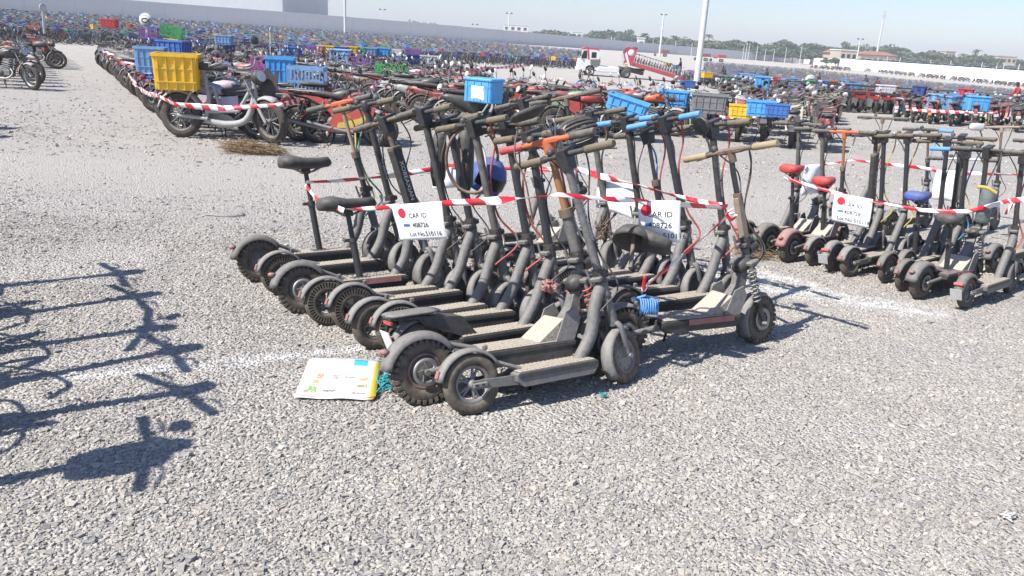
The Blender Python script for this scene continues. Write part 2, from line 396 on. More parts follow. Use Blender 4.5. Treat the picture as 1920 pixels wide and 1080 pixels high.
def gravel(n, y0, y1, smin, smed, smax, power):
    t = RNG.random(n); y = y0 + (y1 - y0) * t ** power
    x = (RNG.random(n) * 2 - 1) * (0.70 * y + 0.35)
    # thinner where the yard is packed with dust: worn patches and the wheel track
    fld = sum(np.sin(x * a_ + y * b_ + c_) for a_, b_, c_ in ((1.9, .7, .3), (-.8, 2.3, 1.7), (3.1, -1.6, 4.0), (.5, 4.4, 2.2), (4.2, 3.3, 5.1), (-5.3, 1.2, .9))) / 6
    keep = np.clip(.78 + .95 * fld, .22, 1) * (1 - .8 * np.exp(-((y - 9.3 - .06 * x) / 1.5) ** 2)) > RNG.random(n)
    x, y = x[keep], y[keep]; n = len(x)
    s = np.clip(smed * np.exp(RNG.normal(0, 0.42, n)), smin, smax)
    cube = np.array([(a, b, c) for a in (-1, 1) for b in (-1, 1) for c in (-1, 1)], float)
    V = cube[None] * (0.62 + 0.5 * RNG.random((n, 8, 1))) + RNG.normal(0, 0.16, (n, 8, 3))
    V *= (s[:, None] * np.stack([1.15 + 0.3 * RNG.random(n), 0.7 + 0.35 * RNG.random(n), 0.42 + 0.3 * RNG.random(n)], 1))[:, None]
    a = RNG.random(n) * 6.283; tl = RNG.normal(0, 0.35, n); ca, sa, ct, st = np.cos(a), np.sin(a), np.cos(tl), np.sin(tl)
    X_, Y_, Z_ = V[..., 0], V[..., 1], V[..., 2]
    X_, Z_ = X_ * ct[:, None] - Z_ * st[:, None], X_ * st[:, None] + Z_ * ct[:, None]
    X_, Y_ = X_ * ca[:, None] - Y_ * sa[:, None], X_ * sa[:, None] + Y_ * ca[:, None]
    V = np.stack([X_ + x[:, None], Y_ + y[:, None], Z_ + (hz(x, y) + s * (0.05 + 0.3 * RNG.random(n)))[:, None]], -1)
    F = np.array([(0, 1, 3, 2), (4, 6, 7, 5), (0, 4, 5, 1), (2, 3, 7, 6), (0, 2, 6, 4), (1, 5, 7, 3)])
    F = (F[None] + (np.arange(n) * 8)[:, None, None]).reshape(-1, 4)
    pal = np.array([(0.44, 0.425, 0.41), (0.34, 0.335, 0.335), (0.56, 0.53, 0.49), (0.52, 0.465, 0.40), (0.41, 0.375, 0.34), (0.66, 0.63, 0.59), (0.22, 0.225, 0.24), (0.53, 0.51, 0.485)])
    c = pal[RNG.choice(len(pal), n, p=[.2, .14, .18, .13, .1, .08, .05, .12])] * (0.85 + 0.3 * RNG.random((n, 1))) * [1.03, 1.0, 0.915]
    c = c * .68 + np.array([.475, .45, .415]) * .32
    return V.reshape(-1, 3), F, np.repeat(c, 8, 0)
parts_ = [gravel(185000, 1.75, 6.6, 0.002, 0.0038, 0.0115, 1.15), gravel(40000, 5.8, 13, 0.003, 0.0056, 0.014, 1.4), gravel(12000, 9.5, 27, 0.007, 0.011, 0.022, 1.5), gravel(160, 1.8, 9, 0.009, 0.012, 0.021, 1.0)]
off = 0; Vs = []; Fs = []; Cs = []
for V, F, c in parts_: Vs.append(V); Fs.append(F + off); Cs.append(c); off += len(V)
go = link('gravel', fast_mesh('gravel', np.concatenate(Vs), np.concatenate(Fs), 'gravel_stone', np.concatenate(Cs)))
tag(go, 'loose crushed grey and beige gravel covering the yard', 'gravel', None, 'stuff')
# ------------------------------------------------------------------ kick scooters
def wheel_tyre(mb, r_, w, style, mt='tyre', n=40):
    hw = w / 2; ri = r_ - w * 0.95 if style != 'honey' else r_ - w * 0.9
    if style == 'honey':
        N = 40; r1, r2_ = ri + w * 0.16, r_ - w * 0.22
        mb.lathe([(r2_, -hw), (r_ - 0.002, -hw * .72), (r_, 0), (r_ - 0.002, hw * .72), (r2_, hw)], (0, 0, 0), mt, N * 2)
        mb.lathe([(ri, -hw), (ri, hw)], (0, 0, 0), mt, N)
        for sgn in (-1, 1):
            mb.lathe([(ri, hw * sgn), (r1, hw * sgn)], (0, 0, 0), mt, N * 2)
            vs = []; fs = []
            for i in range(N * 2):
                a0, a1 = math.pi * i / N, math.pi * (i + 1) / N
                q = [(math.cos(a) * rr, math.sin(a) * rr) for a in (a0, a1) for rr in (r1, r2_)]
                b = len(vs); f_ = hw * sgn
                vs += [(x, f_, z) for x, z in q]
                if i % 2: fs.append((b, b + 1, b + 3, b + 2))
                else:
                    k = f_ * 0.35; vs += [(x, k, z) for x, z in q]
                    fs += [(b + 4, b + 5, b + 7, b + 6), (b, b + 1, b + 5, b + 4), (b + 2, b + 3, b + 7, b + 6), (b, b + 2, b + 6, b + 4), (b + 1, b + 3, b + 7, b + 5)]
            mb.add(vs, fs, mt)
        return ri
    prof = [(ri, -hw * .62), (ri + w * .18, -hw * .95), (r_ - w * .35, -hw), (r_ - w * .1, -hw * .72), (r_, -hw * .25), (r_, hw * .25), (r_ - w * .1, hw * .72), (r_ - w * .35, hw), (ri + w * .18, hw * .95), (ri, hw * .62)]
    mb.lathe(prof, (0, 0, 0), mt, n, closed=True)
    if style == 'knobby':
        N = 30
        for i in range(N):
            a = 2 * math.pi * i / N
            for sgn, da in ((-1, 0), (1, .5)):
                aa = a + da * 2 * math.pi / N; rot = Matrix.Rotation(-aa, 3, 'Y')
                c = rot @ Vector((r_ + 0.0005, 0, 0)); c.y = sgn * hw * .42
                mb.box(c, (0.009, hw * .72, 2 * math.pi * r_ / N * .66), mt, rot)
                c = rot @ Vector((r_ - w * .16, 0, 0)); c.y = sgn * hw * .93
                mb.box(c, (w * .26, 0.008, 2 * math.pi * r_ / N * .5), mt, rot)
    return ri
def wheel_rim(mb, ri, w, style, mt='rim_dark'):
    hw = w / 2
    mb.lathe([(ri, -hw * .7), (ri - .010, -hw * .7), (ri - .014, -hw * .3), (ri - .014, hw * .3), (ri - .010, hw * .7), (ri, hw * .7)], (0, 0, 0), mt, 32)
    if style == 'disc' or style == 'red':
        mb.lathe([(0.004, -hw * .75), (ri * .45, -hw * .72), (ri * .8, -hw * .5), (ri - .006, -hw * .3)], (0, 0, 0), mt, 32)
        mb.lathe([(0.004, hw * .75), (ri * .45, hw * .72), (ri * .8, hw * .5), (ri - .006, hw * .3)], (0, 0, 0), mt, 32)
        if style == 'red':
            for sg in (-1, 1): mb.lathe([(ri - .005, hw * .72 * sg), (ri + .004, hw * .74 * sg), (ri + .004, hw * .66 * sg)], (0, 0, 0), 'red_dull', 32)
        for k in range(9):
            a = 2 * math.pi * k / 9
            for sg in (-1, 1): mb.tube([(math.cos(a) * ri * .72, sg * hw * .5, math.sin(a) * ri * .72), (math.cos(a) * ri * .72, sg * hw * .75, math.sin(a) * ri * .72)], 0.004, 'steel', 6)
    else:
        mb.lathe([(0.004, -hw * .9), (.016, -hw * .9), (.02, -hw * .6), (.02, hw * .6), (.016, hw * .9), (.004, hw * .9)], (0, 0, 0), mt, 14)
        for k in range(5):
            for d in (-.16, .16):
                a = 2 * math.pi * k / 5 + d * .55; a2 = 2 * math.pi * k / 5 + d
                mb.tube([(math.cos(a) * .016, 0, math.sin(a) * .016), (math.cos(a2) * (ri - .011), 0, math.sin(a2) * (ri - .011))], [.0085, .006], mt, 6)
def brake_disc(mb, y, r_, mt='steel'):
    mb.lathe([(r_ * .62, y - .0012), (r_, y - .0012), (r_, y + .0012), (r_ * .62, y + .0012)], (0, 0, 0), mt, 28, closed=True)
    for k in range(5):
        a = 2 * math.pi * k / 5; mb.tube([(math.cos(a) * .018, y, math.sin(a) * .018), (math.cos(a + .5) * r_ * .68, y, math.sin(a + .5) * r_ * .68)], .004, mt, 5)
def spring(mb, p0, p1, rad, turns, wire, mt):
    p0, p1 = Vector(p0), Vector(p1); d = (p1 - p0); L = d.length; d.normalize(); u = d.orthogonal().normalized(); w = d.cross(u); n = turns * 9
    mb.tube([p0 + d * (L * i / n) + u * (math.cos(2 * math.pi * i / 9) * rad) + w * (math.sin(2 * math.pi * i / 9) * rad) for i in range(n + 1)], wire, mt, 5)

def saddle_mesh(mb, c, kind='round', mt='saddle', L=.26):
    x, y, z = c; mb.X = Matrix.Translation(c)
    w = .1
    mb.loft([(-L * .5, .012, .03, .018), (-L * .46, .022, w * .8, .036), (-L * .28, .022, w, .044), (-L * .02, .01, w * .78, .038), (L * .25, .012, w * .5, .034), (L * .44, .018, w * .4, .032), (L * .5, .012, w * .18, .012)], mt, 16)
    mb.X = None
def scooter(name, label, loc, yaw, lean=11, **k):
    g = lambda key, d: k.get(key, d)
    jr = random.Random(label); yaw += R(jr.uniform(-3, 3)); lean += jr.uniform(-3, 3)
    wb, wr, tw = g('wb', .80), g('wr', .121), g('tw', .052)
    rake, steer, L = R(g('rake', 14)), R(g('steer', 14) + jr.uniform(-9, 9)), g('L', .98)
    dz, dt, dw = g('dz', .155), g('dt', .062), g('dw', .155)
    tyre, rim = g('tyre', 'slick'), g('rim', 'spoke'); rimm = g('rimm', 'rim_dark')
    off = g('offroad', False)
    t = thing(name, label, 'scooter', loc, (R(-lean), 0, yaw), g('group', 'kick scooters in the left taped block')); sc_ = g('scale', 1.1); t.scale = (sc_, sc_, sc_)
    # wheels
    def wheel(X, ri_style, disc, front):
        mt_ = MB(); mt_.X = X; ri = wheel_tyre(mt_, wr, tw, tyre)
        wh = link('wheel', None, t); mt_.build('tyre', wh)
        mr = MB(); mr.X = X; wheel_rim(mr, ri, tw, ri_style, rimm)
        if disc: brake_disc(mr, -tw * .62, min(.062, ri * .9))
        mr.build('rim', wh); return wh
    wheel(Matrix.Translation((0, 0, wr)), rim, g('disc', False) or off, False)
    S = Matrix.Translation((wb, 0, wr)) @ Matrix.Rotation(-rake, 4, 'Y') @ Matrix.Rotation(steer, 4, 'Z')
    wheel(S, g('frim', 'disc'), off, True)
    # deck
    x0, x1 = wr + .055, wb - wr - .065
    if off: x0, x1 = wr + .05, wb - wr - .055
    zt = dz; m = MB(); hw = dw / 2; c_ = .012
    m.prism([(x0 + .03, zt - dt), (x1 - .03, zt - dt), (x1, zt - dt * .5), (x1, zt - .006), (x1 - .01, zt), (x0 + .01, zt), (x0, zt - .008), (x0, zt - dt * .6)], -hw, hw, g('deckm', 'deck_black'))
    dk = m.build('deck', t)
    m = MB(); m.box(((x0 + x1) / 2, 0, zt + .003), (x1 - x0 - .03, dw * .94, .006), g('matm', 'mat_rubber'), ch=.002)
    for i in range(int((x1 - x0) / .022)):
        xx = x0 + .03 + i * .022
        if xx < x1 - .03: m.box((xx, 0, zt + .0072), (.007, dw * .84, .003), g('matm', 'mat_rubber'))
    m.build('deck_mat', dk)
    m = MB()
    for sg in (-1, 1): m.box(((x0 + x1) / 2, sg * (hw + .003), zt - .012), (x1 - x0 - .01, .006, .02), g('trim', 'deck_black'), ch=.002)
    m.build('deck_trim', dk)
    if k.get('stripe'):
        m = MB()
        for sg in (-1, 1): m.box(((x0 + x1) / 2 + .05, sg * (hw + .0075), zt - .013), (x1 - x0 - .2, .004, .03), k['stripe'])
        m.build('side_stripe', dk)
    # rear arms
    m = MB()
    for sg in (-1, 1):
        y = sg * (tw / 2 + .014)
        if off:
            m.tube([(x0 + .05, y, zt - dt * .55), (0.0, y, wr)], [.018, .014], 'dusty_grey', 8)
            m.tube([(0, y * 1.3, wr), (0, y * .6, wr)], .013, 'steel', 8)
        else:
            m.prism([(x0 + .06, zt - dt + .004), (x0 + .02, zt - .012), (.03, wr + .018), (-.012, wr + .018), (-.022, wr), (-.012, wr - .018), (.03, wr - .018)], y - .006, y + .006, 'dusty_grey')
            m.box((.018, y + sg * .009, wr), (.07, .009, .022), 'fender_grey', ch=.004)
            m.box((.03, y + sg * .0142, wr), (.014, .003, .006), 'lens_dark'); m.box((.0, y + sg * .0142, wr), (.014, .003, .006), 'lens_dark')
    m.build('rear_arm', t)
    # rear fender
    fm = g('fend', jr.choice(['fender_grey', 'fender_grey', 'dusty_grey', 'fender_grey', 'rim_dark'])); fs = g('fstyle', 'slim')
    if fs == 'slim':
        m = MB(); m.fender((0, wr), wr + .022, R(28), R(168), tw * .58, .014, fm, lift=.012)
        m.tube([(wr * .86, 0, wr * 1.62), (x0 + .05, 0, zt + .004)], [.024, .03], fm, 8, flatk=.4)
        f_ = m.build('rear_fender', t)
        m = MB(); a = R(158); m.box((math.cos(a) * (wr + .034), 0, wr + math.sin(a) * (wr + .034)), (.008, tw * .5, .034), 'red_dull', Matrix.Rotation(-a, 3, 'Y'), ch=.002)
        m.build('tail_light', f_)
        if g('hook', True):
            m = MB(); a = R(62); m.box((math.cos(a) * (wr + .034), 0, wr + math.sin(a) * (wr + .034)), (.02, .02, .022), 'dusty_grey', ch=.004); m.build('latch_hook', f_)
    else:
        m = MB(); m.fender((0, wr), wr + .03, R(32), R(172), tw * .72, .03, fm, lift=.02, n=16)
        m.tube([(wr * .9, 0, wr * 1.7), (x0 + .06, 0, zt + .005)], [.03, .035], fm, 8, flatk=.4)
        f_ = m.build('rear_fender', t)
        a = R(150); m = MB(); cx, cz = math.cos(a) * (wr + .052), wr + math.sin(a) * (wr + .052)
        if fs == 'plate':
            m.box((cx, 0, cz), (.02, .07, .026), 'red_plastic', Matrix.Rotation(-a, 3, 'Y'), ch=.006)
        else: m.loft([(cx - .018, cz + .006, .01, .008), (cx - .008, cz + .006, .02, .012), (cx + .015, cz + .003, .022, .013)], 'red_dull', 10)
        m.build('tail_light', f_)
        if fs == 'plate':
            m = MB(); m.box((-wr - .055, 0, wr + .012), (.005, .085, .085), 'white_grey', Matrix.Rotation(R(-14), 3, 'Y'), ch=.002); m.build('mud_flap', f_)
    # neck and fork
    ax = Vector((-math.sin(rake), 0, math.cos(rake))); hp = Vector((wb, 0, wr)) + ax * (.30 + wr * .4)
    nm = g('neckm', 'dusty_grey')
    if off:
        m = MB()
        m.prism([(x1 - .10, zt), (x1 + .015, zt - .01), (x1 + .07, zt + .13), (x1 + .075, hp.z - .05), (hp.x + .015, hp.z + .02), (hp.x - .035, hp.z + .02), (x1 + .02, zt + .14)], -.032, .032, nm)
        for sg in (-1, 1):
            m.prism([(x1 - .11, zt + .001), (x1 - .01, zt + .001), (x1 + .03, zt + .10), (x1 + .005, zt + .15), (x1 - .05, zt + .13)], sg * (hw - .004) - .004, sg * (hw - .004) + .004, 'fender_grey')
        m.prism([(x1 - .19, zt + .007), (x1 - .06, zt + .10), (x1 - .05, zt + .1), (x1 - .02, zt + .007)], -hw * .88, hw * .88, 'mat_rubber')
        m.build('neck', t)
        m = MB(); m.X = S
        for sg in (-1, 1):
            y = sg * (tw / 2 + .022); m.tube([(-.01, y, .0), (-.045, y, .15)], .014, 'black_plastic', 8); m.tube([(-.045, y, .12), (-.05, y, .33)], .011, 'steel', 8)
            m.tube([(-.02, y, -.015), (-.02, y * 1.5, -.015)], .012, 'steel', 8)
        m.box((-.03, 0, .34), (.075, tw + .08, .024), 'dusty_grey', ch=.006); m.tube([(0, 0, .32), (0, 0, .42)], .024, 'dusty_grey', 10)
        fk = m.build('fork', t)
        m = MB(); m.X = S
        for sg in (-1, 1): spring(m, (-.045, sg * (tw / 2 + .022), .12), (-.05, sg * (tw / 2 + .022), .31), .021, 8, .0048, g('springm', 'steel'))
        m.build('spring', fk)
        m = MB(); m.X = S; m.loft([(-.10, .33, .03, .03), (-.06, .335, .045, .04), (.0, .33, .05, .035)], 'black_plastic', 10); m.lathe([(.002, .075), (.03, .075), (.036, .06), (.036, .0)], (0, 0, .40), 'black_plastic', 14, axis='x'); m.lathe([(.002, .077), (.026, .076)], (0, 0, .40), 'lens_dark', 14, axis='x'); m.build('headlight', fk)
    else:
        m = MB()
        m.tube(bez([(x1 - .06, 0, zt - .012), (x1 + .02, 0, zt + .10), (hp.x - .045, 0, hp.z - .07), (hp.x, 0, hp.z + .015)], 5), g('neckr', .030), nm, 12)
        m.build('neck', t)
        m = MB(); m.X = S
        m.tube([(0, 0, wr + .03), (0, 0, .30 + wr * .4 + .03)], [.025, .029], nm, 12)
        m.tube([(0, 0, .30 + wr * .4 - .045), (0, 0, 0.30 + wr * .4 - .04)], .033, 'black_plastic', 12)
        for sg in (-1, 1):
            y = sg * (tw / 2 + .013); m.tube(bez([(0, 0, wr + .05), (0, y * .9, wr + .02), (0, y, wr * .5), (0.004, y, -.008)], 4), [.018] * 9 + [.012] * 4, nm, 8, flatk=.65)
            m.tube([(0.004, y, 0), (0.004, y + sg * .012, 0)], .013, 'steel', 10)
        fk = m.build('fork', t)
    m = MB(); m.X = S; m.fender((0, 0), wr + .016, R(58), R(205), tw * .62, .018, g('ffend', fm), n=14); m.build('front_fender', t)
    # clamp, stem
    sm = g('stemm', jr.choice(['stem_black', 'stem_black', 'black_plastic', 'stem_black', 'rim_dark'])); s0 = (.42 if off else .30 + wr * .4 + .03); st_r = g('str', .0185)
    m = MB(); m.X = S
    m.tube([(0, 0, s0 - .01), (0, 0, s0 + .055)], .03, 'black_plastic', 10); m.box((.012, 0, s0 + .03), (.075, .05, .03), 'black_plastic', ch=.006)
    m.tube([(-.035, .03, s0 - .01), (-.04, .034, s0 + .07)], .007, 'steel', 6); m.box((-.032, 0, s0 + .015), (.03, .06, .022), 'dusty_grey', ch=.005)
    m.build('folding_clamp', t)
    m = MB(); m.X = S; top = L
    if g('stem', 'round') == 'box': m.box((0, 0, (s0 + top) / 2), (.058, .038, top - s0), sm, ch=.008)
    elif g('stem', 'round') == 'thick': m.box((0, 0, (s0 + top * .83) / 2), (.085, .05, top * .83 - s0), sm, ch=.012); m.tube([(0, 0, top * .8), (0, 0, top)], .017, 'rusty_steel', 10); m.box((0, 0, top * .83), (.07, .055, .02), 'rusty_steel', ch=.004)
    elif g('stem', 'round') == 'split': m.box((0, 0, (s0 + top * .74) / 2), (.05, .034, top * .74 - s0), sm, ch=.006); m.tube([(0, 0, top * .72), (0, 0, top * .76)], .024, 'rusty_steel', 10); m.tube([(0, 0, top * .74), (-.006, 0, top * .88), (0, 0, top)], .015, 'stem_black', 10)
    elif g('stem', 'round') == 'tele': m.tube([(0, 0, s0), (0, 0, top * .66)], st_r, sm, 12); m.tube([(0, 0, top * .64), (0, 0, top * .68)], st_r * 1.35, 'rusty_steel', 12); m.tube([(0, 0, top * .62), (0, 0, top)], st_r * .68, g('telem', 'tan_paint'), 10)
    else: m.tube([(0, 0, s0), (0, 0, top)], st_r, sm, 12, flatk=1.2)
    so = m.build('stem', t)
    if k.get('stemtext'):
        tx = text_mesh(k['stemtext'], k.get('tsize', .04), 'ink_white'); o = link('lettering', tx, so)
        yy = -.0262 if g('stem', 'round') == 'thick' else -st_r * 1.26
        o.matrix_local = S @ Matrix.Translation((0, yy, top * k.get('tpos', .6))) @ Matrix.Rotation(R(90), 4, 'X') @ Matrix.Rotation(R(-90), 4, 'Z')
    # handlebar
    bw = g('bw', .262); br = g('brise', .0); bs = g('bsweep', .02); bm = g('barm', 'black_plastic')
    BR = S @ Matrix.Translation((0, 0, top)) @ Matrix.Rotation(R(g('bturn', 0)), 4, 'Z') @ Matrix.Rotation(R(g('btilt', 0)), 4, 'X')
    m = MB(); m.X = BR
    m.tube(bez([(-bs, -bw, br), (-bs * .4, -bw * .5, br * .6), (.0, 0, 0), (-bs * .4, bw * .5, br * .6), (-bs, bw, br)], 4), .0125, bm, 10)
    if g('head', 'block') == 'block': m.prism([(-.028, -.07), (.028, -.07), (.036, .012), (.07, .026), (.066, .034), (-.036, .022)], -.026, .026, g('headm', 'stem_black'))
    elif g('head', 'block') == 'tbar': m.box((0, 0, 0), (.036, .16, .03), bm, ch=.008); m.tube([(0, 0, -.06), (0, 0, .0)], st_r * 1.1, bm, 10)
    elif g('head', 'block') == 'pod':
        m.box((0, 0, 0), (.034, .12, .028), bm, ch=.006); m.loft([(-.05, .03, .05, .012), (0, .036, .055, .018), (.07, .04, .05, .016), (.10, .036, .03, .008)], 'black_plastic', 12)
    else: m.lathe([(.002, .03), (.02, .03), (.03, .015), (.03, -.03), (.02, -.05)], (0, 0, 0), 'stem_black', 12, axis='z')
    hb = m.build('handlebar', t)
    gm1, gm2 = g('grips', ('grip_tan', 'grip_tan'))
    for sg, gmx in ((1, gm1), (-1, gm2)):
        if not gmx: continue
        m = MB(); m.X = BR; e = Vector((-bs, sg * bw, br)); i_ = Vector((-bs * .45, sg * (bw - .14), br * .7))
        d = (e - i_).normalized(); e2 = e + d * .012
        m.tube([i_, i_ + d * .006, e2 - d * .006, e2], [.015, .018, .018, .0145], gmx, 12); m.build('grip', hb)
    for sg in (1, -1) if g('levers', 2) == 2 else (1,):
        m = MB(); m.X = BR; q = sg * (bw - .145)
        m.box((0, q, br * .6), (.034, .026, .032), 'black_plastic', ch=.006)
        m.tube(bez([(.012, q, br * .6 - .004), (.045, q + sg * .02, br * .6 - .012), (.05, q + sg * .075, br * .7 - .022), (.04, q + sg * .125, br * .8 - .03)], 4), [.007] * 9 + [.0055] * 4, g('levm', 'black_plastic'), 6, flatk=.6)
        m.build('brake_lever', hb)
    if g('bell', True):
        m = MB(); m.X = BR; m.lathe([(.002, .022), (.014, .018), (.02, .004), (.019, -.004)], (.0, bw - .19, .02), g('bellm', 'black_plastic'), 12, axis='z'); m.build('bell', hb)
    # cables
    nC = g('cables', 2)
    for i in range(nC):
        m = MB(); sgn = 1 if i % 2 else -1; rr = random.Random(label + str(i))
        cm = g('cablem', ('cable', 'cable', 'cable'))[i % 3]
        pA = BR @ Vector((.02, sgn * .10, -.005)); pB = S @ Vector((.07 + .03 * rr.random(), sgn * .05, top - .10 - .05 * rr.random())); pC = S @ Vector((st_r + .012, sgn * .012, top - .3)); pD = S @ Vector((st_r + .014, sgn * .012, s0 + .12)); pE = S @ Vector((.05 + .06 * rr.random(), sgn * .05, s0 - .05)); pF = Vector((hp.x - .04, sgn * .028, hp.z - .11))
        m.tube(bez([pA, pB, pC, pD, pE, pF], 6), .0042 if cm == 'cable' else .0058, cm, 6); m.build('cable', t)
    # kickstand
    m = MB(); m.tube([(x0 + .14, hw * .6, zt - dt + .006), (x0 + .17, hw + .05, .012), (x0 + .19, hw + .065, .004)], .0075, 'black_plastic', 6)
    m.build('kickstand', t)
    # seat
    if k.get('seat'):
        sx_, sh, smat = k['seat']; m = MB(); base = Vector((sx_, 0, zt)); topv = Vector((sx_ - .055 * sh / .5, 0, zt + sh))
        m.tube([base, base.lerp(topv, .62)], .02, 'stem_black', 12); m.tube([base.lerp(topv, .6), topv], .015, g('postm', 'stem_black'), 10)
        m.tube([base.lerp(topv, .58), base.lerp(topv, .64)], .026, 'black_plastic', 10); m.box(base.lerp(topv, .61) + Vector((-.035, 0, 0)), (.04, .02, .02), 'black_plastic', ch=.004)
        m.box(base + Vector((0, 0, .006)), (.10, .09, .012), 'black_plastic', ch=.004); m.build('seat_post', t)
        m = MB(); saddle_mesh(m, topv + Vector((.0, 0, .045)), 'round', smat, g('seatL', .27))
        so_ = m.build('saddle', t)
        m = MB()
        for sg in (-1, 1): m.tube([topv + Vector((-.08, sg * .03, .03)), topv + Vector((-.03, sg * .02, .004)), topv + Vector((.04, sg * .02, .004)), topv + Vector((.10, sg * .012, .03))], .005, 'steel', 6)
        m.box(topv + Vector((0, 0, .006)), (.05, .06, .03), 'black_plastic', ch=.006); m.build('saddle_rail', so_)
    if k.get('rack'):
        m = MB(); m.prism([(x0 + .1, zt + .003), (x0 + .02, zt + .1), (-.02, zt + .125), (-.14, zt + .13), (-.14, zt + .118), (-.03, zt + .113), (.0, zt + .08), (x0 + .02, zt + .003)], -.055, .055, 'black_plastic')
        m.loft([(-.17, zt + .138, .04, .008), (-.14, zt + .138, .07, .011), (.04, zt + .14, .075, .011), (.09, zt + .138, .05, .008)], 'dusty_grey', 14)
        rk = m.build('rear_rack', t); m = MB(); m.box((-.155, 0, zt + .105), (.01, .09, .014), 'red_plastic'); m.build('tail_light', rk)
        m = MB(); m.box((-.16, 0, zt + .02), (.004, .11, .10), 'white_plastic', Matrix.Rotation(R(-18), 3, 'Y')); m.build('number_plate', rk)
    if k.get('bag'):
        m = MB(); m.X = S; m.loft([(.03, top - .3, .05, .1), (.05, top - .3, .10, .16), (.15, top - .3, .11, .17), (.18, top - .3, .07, .12)], 'saddle', 12, 3.5); m.build('front_bag', t)
    if k.get('mirror'):
        m = MB(); m.X = BR; m.tube([(0, bw * .45, .0), (.01, bw * .47, .06), (.0, bw * .5, .13)], .006, 'black_plastic', 6); m.lathe([(.002, .012), (.04, .012), (.05, .004), (.048, -.01), (.002, -.02)], (0, bw * .5, .16), 'black_plastic', 14, axis='x'); m.lathe([(.002, -.0212), (.044, -.0135)], (0, bw * .5, .16), 'lens_dark', 14, axis='x')
        m.build('mirror', hb)
    return t, S, BR
# ---- left taped block: where each rear tyre touches the gravel
Y0 = R(30)
def Lsc(label, px, py, yaw=30, **k):
    p = P(px, py); return scooter('kick_scooter', label, (p.x, p.y, p.z), R(yaw), **k)
TT = ('grip_tan', 'grip_tan'); DD = ('grip_dark', 'grip_dark')
S1 = Lsc('black scooter with bulbous grey rear fender and tall black saddle, farthest in left block', 490, 527, 31, tyre='knobby', tw=.06, wr=.128, fstyle='wide', rim='disc', stem='tele', head='tbar', barm='orange_paint', grips=('grip_dark', 'grip_dark'), seat=(.38, .50, 'saddle'), seatL=.33, rake=13, cablem=('cable_green', 'cable_yellow', 'cable'), bturn=14, bw=.27, lean=8)
S2 = Lsc('black scooter with pod-topped stem beside the bulbous-fender scooter', 531, 553, 31, tyre='honey', rake=12, grips=TT, head='cap', L=1.0, stemtext='mi electric', tsize=.03)
S3 = Lsc('black scooter with red deck stripe, low saddle and thick lettered stem', 570, 586, 31, tyre='knobby', tw=.062, wr=.13, fstyle='wide', rim='disc', rimm='rim_grey', disc=True, stem='thick', stripe='red_dull', seat=(.34, .37, 'saddle'), seatL=.34, grips=('grip_dark', 'grip_dark'), barm='rusty_steel', stemtext='XOBEAXIAN', tsize=.042, tpos=.62, rake=14, dw=.18, L=.95)
S4 = Lsc('grey fendered scooter with honeycomb rear tyre, fourth from the tall saddle', 617, 609, 31, tyre='honey', rake=11, grips=TT, L=1.02)
S5 = Lsc('scooter with brown hose looped at its bar and honeycomb tyre', 667, 623, 31, tyre='honey', rake=10, grips=TT, L=.98, cablem=('cable', 'cable_brown', 'cable'))
S6 = Lsc('grey fendered scooter with slick spoked rear tyre in mid row', 707, 654, 31, tyre='slick', rake=10, grips=TT, L=1.0, cablem=('cable_red', 'cable_white', 'cable'))
S7 = Lsc('dusty scooter with honeycomb tyre beside the rack-tailed scooter', 752, 662, 31, tyre='honey', rake=9, grips=DD, L=1.0, cablem=('cable_red', 'cable', 'cable'))
S8 = Lsc('scooter with flat black rear rack and white number plate', 792, 700, 31, tyre='slick', rack=True, rake=9, grips=TT, L=.98)
S9 = Lsc('offroad scooter with knobby tyre, red-rimmed rear wheel and orange handlebar', 797, 757, 31, offroad=True, tyre='knobby', tw=.07, wr=.142, rim='red', rimm='rim_dark', fstyle='wide', dz=.20, dt=.075, dw=.20, wb=.92, barm='orange_paint', head='tbar', stem='tele', telem='bronze', grips=('red_plastic', 'grip_dark'), rake=14, L=1.0, springm='red_plastic', steer=16, bw=.30, cablem=('cable_white', 'cable_red', 'cable_white'), cables=3, str=.026, stemm='dusty_grey')
S10 = Lsc('frontmost grey scooter with slick spoked rear wheel and red-ringed front wheel', 888, 777, 30, tyre='slick', rim='spoke', rimm='rim_grey', frim='red', rake=15, steer=14, grips=TT, L=.98, stemm='dusty_grey', stemtext='mi electric scooter', tsize=.035, tpos=.72, lean=12, wb=.80, wr=.13, deckm='dusty_grey')
S11 = Lsc('offroad scooter with coil-spring fork and bare tan stem at the block corner', 1165, 672, 24, offroad=True, tyre='knobby', tw=.066, wr=.132, rim='disc', wb=.86, dz=.19, dw=.19, stem='split', stemm='tan_paint', barm='rusty_steel', head='tbar', grips=('pale_tape', 'pale_tape'), rake=15, L=.94, mirror=True, bw=.29, steer=18, stripe='red_dull', cables=3, btilt=-6, fend='fender_grey', lean=9)
